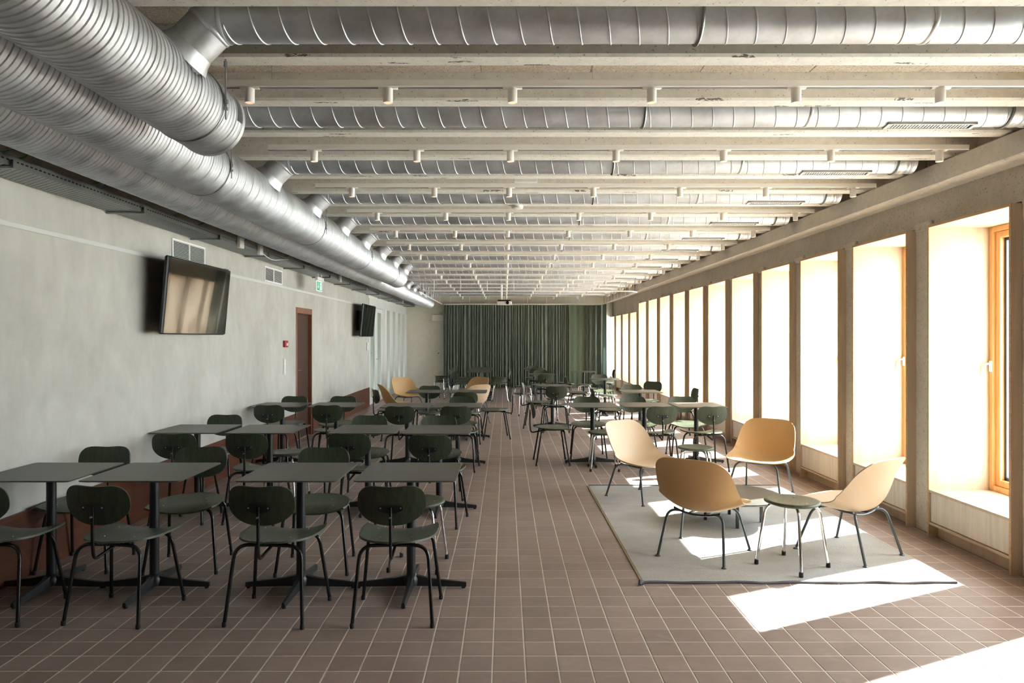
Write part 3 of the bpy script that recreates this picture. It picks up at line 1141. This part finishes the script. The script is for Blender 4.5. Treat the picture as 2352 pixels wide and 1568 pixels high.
for (p0, p1, r_) in (((.222, .105), (.215, .072), .008), ((.222, .10), (.245, .088), .004), ((.245, .088), (.256, .10), .004), ((.220, .10), (.198, .092), .004),
                     ((.198, .092), (.190, .076), .004), ((.216, .072), (.236, .056), .005), ((.236, .056), (.232, .032), .005), ((.214, .072), (.200, .050), .005), ((.200, .050), (.180, .046), .005)):
    v0, v1 = Vector((.0064, *p0)), Vector((.0064, *p1))
    nn = (v1 - v0).normalized().cross(Vector((1, 0, 0))) * r_
    a.add([v0 - nn, v1 - nn, v1 + nn, v0 + nn], [(0, 1, 2, 3)])
a.obj('running_figure', M['green_sign'], t, 0)

# glazed partition
GP = struct('door_2', (XL, 15.95, 0), 'white framed glazed double door at the end of the grey wall')
z1 = 2.50
MB().box(-.08, .012, 0, .05, 0, z1, .003).box(-.08, .012, 1.83, 1.93, 0, z1, .003).box(-.08, .012, .05, 1.83, 2.30, z1, .003).obj('door_frame', M['white_lacquer'], GP)
for a0, a1 in ((.055, .935), (.945, 1.825)):
    l = MB().box(-.05, -.005, a0, a0 + .17, .005, 2.295, .003).box(-.05, -.005, a1 - .17, a1, .005, 2.295, .003) \
        .box(-.05, -.005, a0 + .17, a1 - .17, .005, .15, .003).box(-.05, -.005, a0 + .17, a1 - .17, 2.2, 2.295, .003).obj('door_leaf', M['white_lacquer'], GP)
    MB().box(-.03, -.024, a0 + .17, a1 - .17, .15, 2.2).obj('pane', M['glass_dim'], l, 0)
m = MB().tube(rpath([(-.005, .99, 1.06), (.045, .99, 1.06), (.045, 1.12, 1.06)], [.02], 4), .009, 8).tube(rpath([(-.005, .89, 1.06), (.045, .89, 1.06), (.045, .76, 1.06)], [.02], 4), .009, 8)
m.obj('door_handle', M['chrome'], GP)
G2 = struct('window_18', (XL, 17.88, 0), 'fixed white glazed partition with tall panes by the back wall')
MB().box(-.08, .012, 0, YF - 17.88, 2.30, z1, .003).box(-.08, .012, 0, YF - 17.88, 0, .10, .003).obj('partition_rail', M['white_lacquer'], G2)
yy = 0.0
for q in range(5):
    w_ = .50 if q else .39
    if q == 4:
        w_ = YF - 17.88 - yy
    MB().box(-.08, .03, yy, yy + w_, .10, 2.30, .004).obj('mullion', M['white_lacquer'], G2)
    if q < 4:
        MB().box(-.035, -.028, yy + w_, yy + w_ + .43, .10, 2.30).obj('pane', M['glass_dim'], G2, 0)
    yy += w_ + .43
sstruct(MB().box(XL - .9, XL - .8, 15.5, YF + .3, -.1, 3.2).box(XL - .8, XL - .26, 15.5, 15.6, -.1, 3.2).box(XL - .8, XL - .26, YF + .2, YF + .3, -.1, 3.2)
        .box(XL - .9, XL - .26, 15.5, YF + .3, -.15, -.05).box(XL - .9, XL - .26, 15.5, YF + .3, 3.2, 3.3).obj('wall_side', M['curtain_wall'], None, 0),
        'pale corridor wall behind the glazed partition')
cl = bpy.data.lights.new('corridor_fill_light', 'AREA')  # added fill light, out of view, brightens the glazed partition from behind
cl.shape = 'RECTANGLE'
cl.size, cl.size_y, cl.energy = .3, 5.2, 9
co = bpy.data.objects.new('corridor_fill_light', cl)
COL.objects.link(co)
co.location = (XL - .5, 18.9, 3.15)
# speaker, thermostat on the back wall
t = thing('wall_speaker', 'small white speaker box high on the back wall beside the curtain', 'speaker', (-2.13, YF, 2.10))
MB().box(-.18, .18, -.17, -.05, 0, .21, .012).obj('speaker_body', M['white_plastic'], t)
MB().box(-.165, .165, -.174, -.170, .015, .195, .001).obj('speaker_grille', M['white_metal'], t)
MB().box(-.03, .03, -.06, 0, .17, .26, .004).obj('wall_bracket', M['white_metal'], t)
t = thing('thermostat', 'small square white thermostat on the back wall left of the curtain', 'thermostat', (-2.11, YF, 1.03))
MB().box(-.055, .055, -.022, 0, 0, .10, .005).obj('cover', M['white_plastic'], t)
MB().box(-.025, .025, -.0235, -.022, .045, .08).obj('display', M['grey_plastic'], t, 0)
t = thing('intercom', 'small rounded white door unit at the end of the grey wall', 'intercom', (XL, 15.70, 1.28))
MB().box(0, .03, 0, .09, 0, .19, .012).obj('cover', M['white_plastic'], t)

# ------------------------------------------------------------------ curtains and their rail
def curtain(x0, x1, y, z0, z1, name, mat, amp, freq, seed, lab, cat='curtain', ydir=False):
    rnd = random.Random(seed)
    n = int(abs(x1 - x0) * 110)
    ph, xs = 0.0, []
    f = freq
    for i in range(n + 1):
        if i % 14 == 0:
            f = freq * rnd.uniform(.65, 1.5)
        ph += f * abs(x1 - x0) / n
        xs.append((x0 + (x1 - x0) * i / n, ph))
    g = []
    for r in range(7):
        s = r / 6
        row = []
        for (x, p) in xs:
            a = amp * (0.75 + .35 * s)
            off = a * math.sin(2 * PI * p) + .3 * a * math.sin(2 * PI * p * .37 + 1.3 * s)
            sh = .012 * math.sin(2 * PI * p * .21 + 2 * s)
            z = z1 + (z0 - z1) * s
            row.append((y + off, x + sh, z) if ydir else (x + sh, y + off, z))
        g.append(row)
    o = MB().sheet(g, .002).obj(name, mat, None, 60)
    tag(o, lab, cat)
    return o
YC = 21.55
ZR = 2.63
curtain(-1.93, 2.06, YC, .02, ZR - .03, 'curtain', M['curtain'], .032, 11.0, 3, 'wide pleated dark green curtain across the back of the room')
curtain(1.98, 2.46, YC - .07, .02, ZR - .03, 'curtain', M['curtain_light'], .012, 4.0, 5, 'lighter flat green curtain length hanging before the dark pleats')
curtain(2.40, 3.02, YC, .02, ZR - .03, 'curtain', M['curtain'], .03, 6.0, 8, 'smooth dark green curtain length at the right corner')
curtain(20.8, 21.48, 3.04, .02, ZR - .03, 'curtain', M['curtain_trans'], .025, 6.0, 9, 'thin sunlit green curtain edge beside the last windows', ydir=True)
t = thing('curtain_rail', 'white looped curtain rail hung from the ceiling at the back', 'curtain rail', (0, 0, 0))
loop = [(-1.95, 15.6), (2.6, 15.6)]
P = rpath([(-1.97, 21.52, ZR), (-1.97, 15.56, ZR), (3.06, 15.56, ZR), (3.06, 21.52, ZR), (-1.90, 21.52, ZR)], [.18, .55, .3], 8)
MB().tube(P, .014, 8).obj('rail', M['white_metal'], t)
hm = MB().cyl((0, 0, ZR + .012), (0, 0, 2.90), .008, 6).mesh('hanger', M['white_metal'])
for q in range(8):
    put('hanger', hm, t, (-1.6 + q * .6, 15.56, 0))
    put('hanger', hm, t, (-1.7 + q * .6, 21.52, 0))
for q in range(9):
    put('hanger', hm, t, (-1.97, 16.0 + q * .6, 0))
    put('hanger', hm, t, (3.06, 16.4 + q * .58, 0))

# projector, ceiling boxes
t = thing('projector', 'white projector hanging from the ceiling before the green curtain', 'projector', (-.02, 16.9, 2.38))
MB().box(-.19, .19, -.14, .14, 0, .085, .02).obj('projector_body', M['white_plastic'], t)
MB().box(-.16, .16, -.10, .12, .085, .12, .008).obj('top_plate', M['dark'], t)
MB().lathe([(.04, 0), (.04, .02), (.03, .022)], 20, Matrix.Translation((.08, -.14, .045)) @ Matrix.Rotation(PI / 2, 4, 'X')).obj('projector_lens', M['black_gloss'], t)
MB().cyl((-.07, 0, .10), (-.07, 0, .62), .03, 14).obj('ceiling_mount', M['white_metal'], t)
o = MB().box(-.095, .095, 0, .06, 0, .05, .005).obj('ceiling_access_point', M['white_plastic'], None)
o.location = (.17, 5.6785, 2.848)
tag(o, 'flat white rectangular box fixed to the side of a ceiling beam', 'access point')
o = MB().lathe([(.055, .0), (.06, -.005), (.055, -.03), (.03, -.038)], 24).obj('smoke_detector', M['white_plastic'], None)
o.location = (.12, 6.81, 2.872)
tag(o, 'small round white smoke detector under a ceiling beam', 'smoke detector')

# ------------------------------------------------------------------ furniture prototypes
def rrect(w, d, r, n=4):
    out = []
    for cx, cy, a0 in ((w / 2 - r, d / 2 - r, 0), (-w / 2 + r, d / 2 - r, 90), (-w / 2 + r, -d / 2 + r, 180), (w / 2 - r, -d / 2 + r, 270)):
        for q in range(n + 1):
            a = math.radians(a0 + 90 * q / n)
            out.append((cx + r * math.cos(a), cy + r * math.sin(a)))
    return out


def make_table():
    t = thing('cafe_table', '', 'table')
    o1, o2, o3 = rrect(.596, .596, .022), rrect(.600, .600, .024), rrect(.560, .560, .02)
    n = len(o1)
    vs = [(x, y, .7175) for x, y in o3] + [(x, y, .7235) for x, y in o2] + [(x, y, .7285) for x, y in o2] + [(x, y, .730) for x, y in o1]
    fs = [tuple(range(n))[::-1], tuple(range(3 * n, 4 * n))]
    for a in range(3):
        fs += [(a * n + i, a * n + (i + 1) % n, (a + 1) * n + (i + 1) % n, (a + 1) * n + i) for i in range(n)]
    MB().add(vs, fs).obj('tabletop', M['laminate'], t, 25)
    MB().box(-.16, .16, -.03, .03, .708, .7172, .003).box(-.03, .03, -.16, .16, .708, .7172, .003).obj('top_spider', M['black_metal'], t)
    MB().cyl((0, 0, .05), (0, 0, .709), .028, 20).obj('column', M['black_metal'], t)
    MB().lathe([(.045, .022), (.048, .06), (.034, .085), (.028, .09)], 20).obj('hub', M['black_metal'], t)
    for q in range(4):
        a = q * PI / 2
        m = MB()
        prof = [(.03, .024, .020, .082), (.10, .020, .018, .066), (.22, .016, .014, .050), (.345, .012, .010, .036)]
        vs, fs = [], []
        for (d, hw, z0, z1_) in prof:
            vs += [(d, -hw, z0), (d, hw, z0), (d, hw * .6, z1_), (d, -hw * .6, z1_)]
        for i in range(3):
            for k in range(4):
                k2 = (k + 1) % 4
                fs.append((i * 4 + k, i * 4 + k2, (i + 1) * 4 + k2, (i + 1) * 4 + k))
        fs += [(3, 2, 1, 0), (12, 13, 14, 15)]
        m.add(vs, fs, Matrix.Rotation(a, 4, 'Z'))
        l = m.obj('base_foot', M['black_metal'], t, 30)
        MB().lathe([(.012, 0), (.012, .008), (.006, .012)], 10, Matrix.Translation((.328 * math.cos(a), .328 * math.sin(a), 0))).obj('glide', M['rubber'], l)
    return t


def grid_shell(fn, R, C, th):
    return MB().sheet([[fn(i / (R - 1), -1 + 2 * j / (C - 1)) for j in range(C)] for i in range(R)], th)


def make_chair(chrome=False):
    t = thing('side_chair', '', 'chair')
    lm = M['chrome'] if chrome else M['black_gloss']
    # seat: rounded behind, wide flared front with crisp corners
    def seat(v, u):
        y = -.205 + .425 * v
        if v < .62:
            s = v / .62
            w_ = .222 * (1 - (1 - s) ** 2.3) ** (1 / 2.0)
        else:
            s = (v - .62) / .38
            w_ = .222 + .006 * math.sin(PI * s) - .012 * s * s
        w_ = max(w_, .012)
        front_in = .0
        yy = y - (.035 * (abs(u) ** 2.5) if v > .5 else 0) * ((v - .5) * 2 if v > .5 else 0) * 0.0
        z = .445 + .007 * abs(u) ** 2 * (0.4 + v) - .028 * max(0, v - .6) ** 2 / .16 * (1 - abs(u) ** 2.4) + .012 * (1 - v) ** 3 - .007 * math.sin(PI * v) * (1 - u * u)
        return Vector((u * w_, yy, z))
    grid_shell(seat, 18, 15, -.011 * -1).obj('seat', M['green_seat'], t, 50)
    sc = MB()
    for (x, y) in ((-.09, -.06), (.09, -.06), (-.13, .12), (.13, .12)):
        sc.lathe([(.0042, .4405), (.0042, .4458), (.002, .4463)], 8, Matrix.Translation((x, y, -.0005 + .003)))
    sc.obj('seat_screws', M['steel'], t)
    # backrest
    def back(v, u):
        a = 2 * v - 1
        n = 3.1 if a > 0 else 2.25
        # square to superellipse
        k = (abs(u) ** n + abs(a) ** n) ** (1 / n)
        mx = max(abs(u), abs(a))
        s = mx / k if k > 1e-6 else 1
        x, zz = u * s * .183, a * s * .114
        nx = abs(x) / .183
        if a > 0:
            zz -= .016 * math.cos(min(1, nx / .75) * PI / 2) ** 1.2 * a
        else:
            x *= 1 - .09 * (a * s) ** 2
        y = -.262 - zz * math.tan(math.radians(9)) + .9 * x * x
        return Vector((x, y, .672 + zz))
    grid_shell(back, 15, 19, .010).obj('backrest', M['green_wood'], t, 50)
    m = MB()
    pts = [(-.066, -.006), (-.066, .010), (-.055, .016), (-.0, .015), (.055, .016), (.066, .010), (.066, -.006), (.028, -.022), (0, -.028), (-.028, -.022)]
    Rx = Matrix.Translation((0, -.2730, .655)) @ Matrix.Rotation(math.radians(90), 4, 'X')
    m.prism(pts, -.002, .003, Rx)
    br = m.obj('back_bracket', M['black_metal'], t, 0)
    m = MB()
    for x in (-.048, .048):
        m.lathe([(.0045, 0), (.0045, .002), (.002, .003)], 10, Matrix.Translation((x * 1.12, -.2755, .660)) @ Matrix.Rotation(math.radians(90), 4, 'X'))
    m.lathe([(.005, 0), (.005, .012)], 8, Matrix.Translation((0, -.283, .612)) @ Matrix.Rotation(math.radians(90), 4, 'X'))
    m.obj('rivets', M['steel'], br)
    P = rpath([(0, .02, .425), (0, -.12, .405), (0, -.268, .378), (0, -.278, .50), (0, -.276, .665)], [.05, .04, .05], 5)
    MB().tube(P, .0088, 10).obj('back_support', lm if not chrome else M['black_gloss'], t)
    # legs
    for sx in (-1, 1):
        for (fy, ty, zz) in ((-.215, -.135, .424), (.195, .12, .424)):
            fx = .216 if fy < 0 else .232
            P = rpath([(sx * fx, fy, .012), (sx * .185, ty + (fy - ty) * .15, zz), (0.0, ty, zz)], [.075], 6)
            l = MB().tube(P, .0102, 10).obj('leg', lm, t)
            MB().lathe([(.011, 0), (.0125, .004), (.0125, .022), (.0105, .026)], 10, Matrix.Translation((sx * fx, fy, 0))).obj('foot_cap', M['rubber'], l)
    m = MB()
    for sx in (-1, 1):
        m.tube([(sx * .075, -.135, .424), (sx * .085, 0, .420), (sx * .10, .12, .424)], .008, 8)
        m.cyl((sx * .13, .12, .405), (sx * .13, .12, .440), .008, 8)
        m.cyl((sx * .085, -.10, .405), (sx * .085, -.10, .440), .008, 8)
    m.obj('seat_frame', M['black_gloss'] if not chrome else lm, t)
    return t


def make_stool():
    t = thing('round_stool', '', 'stool')
    MB().lathe([(.06, .424), (.165, .426), (.181, .436), (.182, .444), (.174, .451), (.155, .4505), (.13, .447), (.05, .444), (.008, .444)], 40).obj('seat', M['green_seat'], t, 60)
    m = MB()
    for a in (90, 210, 330):
        x, y = .115 * math.cos(math.radians(a)), .115 * math.sin(math.radians(a))
        m.lathe([(.006, .446), (.006, .4485)], 8, Matrix.Translation((x, y, 0)))
        m.cyl((x, y, .412), (x, y, .428), .008, 8)
    m.obj('screws', M['steel'], t)
    for q in range(4):
        a = math.radians(20 + 90 * q)
        d = Vector((math.cos(a), math.sin(a), 0))
        P = rpath([d * .232 + Vector((0, 0, .012)), d * .172 + Vector((0, 0, .418)), Vector((0, 0, .418 - .0005 * q))], [.065], 6)
        l = MB().tube(P, .0100, 12).obj('leg', M['chrome'], t)
        MB().lathe([(.0135, 0), (.0145, .004), (.0135, .03), (.0105, .033)], 10, Matrix.Translation(d * .233)).obj('foot_cap', M['rubber'], l)
    return t


def make_lounge(mat):
    t = thing('lounge_chair', '', 'armchair')
    # centre profile: (t, y, z, half width, lift)
    K = [(0, .325, .352, .300, .004), (.12, .24, .352, .305, .018), (.26, .12, .332, .308, .045), (.40, -.02, .310, .308, .085), (.50, -.12, .315, .306, .120),
         (.58, -.185, .358, .302, .135), (.68, -.232, .445, .300, .120), (.80, -.265, .575, .292, .085), (.92, -.305, .672, .292, .055), (1.0, -.332, .732, .290, .035)]
    def itp(v, k):
        for a, b in zip(K, K[1:]):
            if v <= b[0] + 1e-9:
                s = (v - a[0]) / (b[0] - a[0])
                return a[k] + (b[k] - a[k]) * s
        return K[-1][k]
    def sm(v, k):
        return sum(itp(min(1, max(0, v + d)), k) for d in (-.05, -.025, 0, .025, .05)) / 5
    def shell(v, u):
        a_ = 2 * v - 1
        n_ = 3.3
        k_ = (abs(u) ** n_ + abs(a_) ** n_) ** (1 / n_)
        mx_ = max(abs(u), abs(a_))
        sc_ = mx_ / k_ if k_ > 1e-6 else 1
        u, v = u * sc_, (a_ * sc_ + 1) / 2
        y, z, lf, hw = sm(v, 1), sm(v, 2), sm(v, 4), sm(v, 3)
        d = .03
        v0, v1 = max(0, v - d), min(1, v + d)
        ty, tz = sm(v1, 1) - sm(v0, 1), sm(v1, 2) - sm(v0, 2)
        L = math.hypot(ty, tz)
        ny, nz = tz / L, -ty / L      # toward the sitter
        q = abs(u) ** 2.2
        return Vector((u * hw * (1.04 - .05 * q * (lf / .12)), y + ny * lf * q, z + nz * lf * q))
    grid_shell(shell, 34, 25, .009).obj('shell', mat, t, 60)
    gm = simple_cache('lounge_leg')
    def zr(x):
        return .2985 + .120 * (abs(x) / .308) ** 2.2
    def zf(x):
        return .315 + .045 * (abs(x) / .308) ** 2.2
    xs_ = [-.17 + .034 * q for q in range(11)]
    m = MB().tube([(x, -.12, zr(x)) for x in xs_], .0085, 8).tube([(x, .12, zf(x)) for x in xs_], .0085, 8)
    for sx in (-.06, .06):
        m.tube([(sx, -.12, zr(sx)), (sx, 0, .298), (sx, .12, zf(sx))], .0085, 8)
    m.obj('under_frame', gm, t)
    for sx in (-1, 1):
        for (fx, fy, x0, y0) in ((.236, -.255, .17, -.12), (.262, .255, .17, .12)):
            zt_ = (zr if fy < 0 else zf)(x0)
            P = rpath([(sx * fx, fy, .006), (sx * (x0 + .028), y0 + (fy - y0) * .26, zt_ - .004), (sx * (x0 - .045), y0, (zr if fy < 0 else zf)(x0 - .045))], [.07], 6)
            l = MB().tube(P, .0095, 10).obj('leg', gm, t)
            MB().lathe([(.018, 0), (.018, .004), (.011, .010)], 12, Matrix.Translation((sx * fx, fy, 0))).obj('foot_pad', gm, l)
    return t


_c = {}
def simple_cache(k):
    if k not in _c:
        _c[k] = simple(k, (62, 70, 74), 0.35)
    return _c[k]


def place(src, x, y, deg, label, group=None, z=0.0, used=set()):
    """deg: heading of local +Y measured from +X"""
    rz = math.radians(deg - 90)
    if src.name not in used:
        used.add(src.name)
        src.location = (x, y, z)
        src.rotation_euler = (0, 0, rz)
        src['label'] = label
        if group:
            src['group'] = group
        return src
    return copy_tree(src, (x, y, z), rz, label, group)


table = make_table()
TG = 'square dark cafe tables'
rown = ['front', 'second', 'third', 'fourth']
TBL = []
for (x, y, lab) in (
        (-2.840, 4.32, 'dark square table in the front row against the grey wall'),
        (-2.195, 4.32, 'dark square table in the front row, second from the grey wall'),
        (-1.278, 4.32, 'dark square table in the front row, third from the grey wall'),
        (-.588, 4.32, 'dark square table in the front row beside the aisle'),
        (-2.840, 6.37, 'dark square table in the second row against the grey wall'),
        (-2.165, 6.35, 'dark square table in the second row, second from the grey wall'),
        (-1.260, 6.34, 'dark square table in the second row, third from the grey wall'),
        (-.605, 6.32, 'dark square table in the second row beside the aisle'),
        (-2.80, 8.67, 'dark square table in the third row against the grey wall'),
        (-2.12, 8.67, 'dark square table in the third row, before the brown door'),
        (-1.215, 8.60, 'dark square table in the third row, third from the grey wall'),
        (-.590, 8.60, 'dark square table in the third row beside the aisle'),
        (-1.23, 10.87, 'dark square table in the fourth row before the ochre lounge chairs'),
        (-.585, 10.87, 'dark square table in the fourth row beside the aisle'),
        (1.095, 8.64, 'dark square table right of the aisle, behind the lounge chair coloured as window-lit'),
        (1.750, 8.67, 'sunlit square table in the middle of the three right of the aisle'),
        (2.400, 8.66, 'sunlit square table nearest the windows with two chairs'),
        (.84, 12.25, 'dark square table right of the aisle with a chair backed to the camera'),
        (2.13, 10.88, 'sunlit square table by the windows behind the row of three'),
        (2.05, 14.15, 'sunlit square table by the far windows'),
        (1.985, 17.4, 'dark square table far right before the green curtain'),
        (.85, 16.15, 'far dark square table in the middle with chairs on both sides'),
        (.81, 19.1, 'farthest single dark table before the middle of the curtain')):
    TBL.append(place(table, x, y, 90, lab, TG))
TBL[17].rotation_euler.z = math.radians(6)
for q in range(5):
    place(table, -.64, 17.2 + .61 * q, 90, ['nearest', 'second', 'third', 'fourth', 'farthest'][q] + ' table of the long dark row left before the curtain', 'tables pushed into one long row')

chair = make_chair()
CG = 'dark green side chairs'
def ch(x, y, deg, lab, j=3):
    return place(chair, x, y, deg + random.uniform(-j, j), lab, CG)
N_, C_ = 90, 270
ch(-2.86, 3.94, 92, 'dark green chair cut by the left edge, back to camera', 0)
ch(-2.165, 3.945, 84, 'dark green chair backed to the camera at the second front table', 0)
ch(-1.290, 3.935, 86, 'dark green chair backed to the camera at the third front table', 0)
ch(-.612, 3.935, 91, 'dark green chair backed to the camera at the front table by the aisle', 0)
ch(-2.885, 4.76, C_, 'dark green chair facing the camera behind the front table at the wall')
ch(-2.165, 4.74, C_ + 6, 'dark green chair facing the camera behind the second front table', 0)
ch(-1.285, 4.72, C_ + 4, 'dark green chair facing the camera behind the third front table', 0)
ch(-2.76, 5.97, N_, 'dark green chair backed to camera at the second row wall table')
ch(-2.13, 5.97, 87, 'dark green chair backed to camera, second row, second table from wall')
ch(-1.27, 5.97, 85, 'dark green chair backed to camera, second row, third table from wall')
ch(-.585, 5.88, 86, 'dark green chair backed to camera, second row table by the aisle')
ch(-2.88, 6.85, C_, 'dark green chair facing camera behind the second row wall table')
ch(-1.36, 6.80, C_ + 5, 'dark green chair facing camera behind the third table of row two')
ch(-.655, 6.80, C_ + 5, 'dark green chair facing camera behind the second row aisle table')
ch(-2.79, 8.41, N_, 'dark green chair backed to camera at the third row wall table')
ch(-2.10, 8.39, N_, 'dark green chair backed to camera before the brown door')
ch(-1.195, 8.25, 86, 'dark green chair backed to camera, third row, third table from wall')
ch(-.558, 8.25, 88, 'dark green chair backed to camera, third row table by the aisle')
ch(-2.87, 9.14, C_, 'dark green chair facing camera behind the third row wall table')
ch(-2.20, 9.14, C_, 'dark green chair facing camera just below the brown door')
ch(-.585, 9.09, C_, 'dark green chair facing camera behind the third row aisle table')
ch(-.57, 10.37, N_, 'dark green chair backed to camera at the fourth row aisle table')
ch(-1.255, 11.2, C_, 'dark green chair facing camera behind the fourth row table, left')
ch(-1.78, 10.75, 28, 'dark green chair turned sideways left of the fourth row table')
ch(-.155, 10.85, 186, 'dark green chair standing sideways in the aisle, facing left', 0)
ch(.59, 8.67, 2, 'dark green chair standing sideways in the aisle, facing right', 0)
ch(.555, 12.12, -6, 'second sideways dark green chair right of the aisle, farther back', 0)
ch(.84, 11.6, N_, 'dark green chair backed to camera in the middle distance right of aisle')
ch(1.09, 9.09, C_ - 4, 'dark green chair facing camera behind the table right of aisle')
ch(1.735, 9.09, C_, 'dark green chair facing camera behind the middle sunlit table')
ch(1.81, 8.24, 93, 'green chair backed to camera at the middle sunlit table')
ch(2.385, 9.09, C_, 'green chair facing camera with a sunlit seat nearest the windows')
ch(2.375, 8.24, 94, 'green chair backed to camera at the window table')
ch(2.75, 10.85, 182, 'dark green chair with sunlit edge facing left by the windows')
ch(1.62, 10.85, -2, 'dark green chair facing right at the second sunlit window table')
ch(2.15, 11.5, C_, 'green chair facing camera behind the second sunlit window table')
ch(2.55, 12.4, 235, 'green chair half hidden behind another near the middle windows')
ch(1.50, 14.2, 0, 'dark green chair facing right at the far sunlit table')
ch(2.07, 14.85, C_, 'green chair facing camera behind the far sunlit table')
ch(2.50, 17.35, 180, 'dark green chair facing left by the last windows')
ch(1.50, 17.4, 0, 'dark green chair facing right before the curtain')
ch(.90, 15.55, N_, 'green chair backed to camera at the far middle table')
ch(.87, 16.75, C_, 'green chair facing camera behind the far middle table')
ch(.84, 18.5, N_, 'green chair backed to camera at the farthest single table')
ch(.80, 19.75, C_, 'farthest green chair facing camera in the middle')
cc = make_chair(True)
nl, nr_ = ['nearest', 'second', 'third', 'fourth', 'farthest'], 0
for q in range(5):
    place(cc, -1.12, 17.2 + .61 * q, 2, nl[q] + ' green chair with chrome legs left of the long table row', 'chairs at the long table row')
    place(cc, -.13, 17.2 + .61 * q, 178, nl[q] + ' green chair with chrome legs right of the long table row', 'chairs at the long table row')

stool = make_stool()
SG = 'round stools with chrome legs'
for (x, y, z, lab) in (
        (-.595, 4.75, 0, 'round green stool with chrome legs behind the front aisle table'),
        (-2.15, 6.78, 0, 'round green stool behind the second row table near the wall'),
        (-1.14, 10.42, 0, 'round green stool with chrome legs at the fourth row table'),
        (1.962, 4.717, .0081, 'round dark stool with chrome legs on the pale rug'),
        (1.955, 7.08, 0, 'round green stool with chrome legs behind the rug'),
        (1.175, 8.24, 0, 'round green stool half hidden behind the lounge chair coloured as window-lit'),
        (2.03, 13.65, 0, 'round stool at the far sunlit window table'),
        (1.93, 16.75, 0, 'round stool with chrome legs before the far right table'),
        (.42, 16.2, 0, 'round stool left of the far middle table'),
        (.35, 14.1, 0, 'round stool with chrome legs in the middle distance'),
        (.95, 12.85, 0, 'round stool behind the middle table right of the aisle'),
        (-.62, 11.42, 0, 'round stool behind the fourth row aisle table'),
        (-1.65, 18.0, 0, 'bottom stool of the stack before the curtain'),
        (-1.65, 18.0, .045, 'second stool of the stack before the curtain'),
        (-1.65, 18.0, .09, 'third stool of the stack before the curtain'),
        (-1.65, 18.0, .135, 'top stool of the stack before the curtain')):
    place(stool, x, y, 61 if 0 < z < .01 else (90 if x < -1.6 and y > 15 else random.uniform(50, 120)), lab, SG, z)

lg = make_lounge(M['shell'])
lc = make_lounge(M['shell_window_lit'])
LG = 'moulded lounge chairs'
place(lc, 1.34, 6.745, -54, 'moulded lounge chair coloured as window-lit at the far left of the rug', LG, .008)
place(lg, 1.432, 5.00, 54.6, 'ochre lounge chair on the rug with its back to the camera', LG, .008)
place(lg, 2.58, 6.95, 232, 'orange lounge chair beyond the rug, facing the camera', LG)
place(lc, 2.506, 5.027, 123, 'lounge chair coloured as window-lit on the right of the rug, seen from behind', LG, .008)
place(lg, -2.02, 12.75, 22, 'dark ochre lounge chair in shade, far left, seen from behind', LG)
place(lg, -2.07, 14.7, -50, 'ochre lounge chair by the white glazed doors, facing the camera', LG)
place(lg, -.70, 14.8, 232, 'farther orange lounge chair behind the fourth row tables', LG)
place(lc, -.62, 12.75, 128, 'lounge chair coloured as window-lit, seen from behind beyond the fourth row', LG)

# ------------------------------------------------------------------ rug and coffee table
t = thing('rug', 'pale grey woven rug with dark edges under the lounge chairs', 'rug', (0, 0, 0))
rx0, rx1, ry0, ry1 = .885, 2.878, 4.40, 7.283
g = []
for i in range(30):
    row = []
    for j in range(22):
        x = rx0 + (rx1 - rx0) * j / 21
        y = ry0 + (ry1 - ry0) * i / 29
        z = .0075 + .0012 * math.sin(7 * x + 3 * y) * math.sin(5 * y)
        row.append((x, y + .006 * math.sin(6 * x) * (1 if i == 0 else 0), z))
    g.append(row)
MB().sheet(g, .006).obj('rug_field', M['rug'], t, 60)
MB().tube([(rx0 - .01 + (rx1 - rx0 + .01) * q / 40, ry0 - .006 + .006 * math.sin(q * .7), .0075 + .002 * math.sin(q * 1.1)) for q in range(41)], .0085, 8).obj('front_braid', M['rug_edge'], t)
MB().tube([(rx0 + (rx1 - rx0) * q / 40, ry1 + .006, .008) for q in range(41)], .008, 8).obj('rear_braid', M['rug_edge'], t)
MB().box(rx0 - .016, rx0 - .001, ry0, ry1, .001, .006, .001).obj('side_binding', M['rug_bind'], t)
m = MB().tube([(rx0 - .005, ry0 - .01, .012), (rx0 - .025, ry0 - .02, .016), (rx0 - .035, ry0 - .045, .006)], [.010, .015, .009], 8)
for q in range(7):
    m.tube([(rx0 - .025, ry0 - .02, .012), (rx0 - .05 + q * .007, ry0 - .06 + .004 * q, .003)], .002, 5)
m.obj('corner_tassel', M['rug_edge'], t)
t = thing('coffee_table', 'low round dark coffee table in the middle of the rug', 'coffee table', (1.94, 5.87, .008))
MB().lathe([(.37, .212), (.395, .214), (.40, .222), (.40, .230), (.392, .234), (.2, .234)], 56).obj('tabletop', M['laminate'], t, 30)
for q in range(4):
    a = math.radians(-100 + 90 * q)
    x, y = .228 * math.cos(a), .228 * math.sin(a)
    MB().box(-.012, .012, -.012, .012, 0, .213, .002, Matrix.Translation((x, y, 0)) @ Matrix.Rotation(a, 4, 'Z')).obj('leg', M['black_metal'], t)
MB().box(-.23, .23, -.012, .012, .196, .2125, .002, Matrix.Rotation(math.radians(-100), 4, 'Z')).box(-.012, .012, -.23, .23, .196, .2125, .002, Matrix.Rotation(math.radians(-100), 4, 'Z')).obj('cross_rail', M['black_metal'], t)
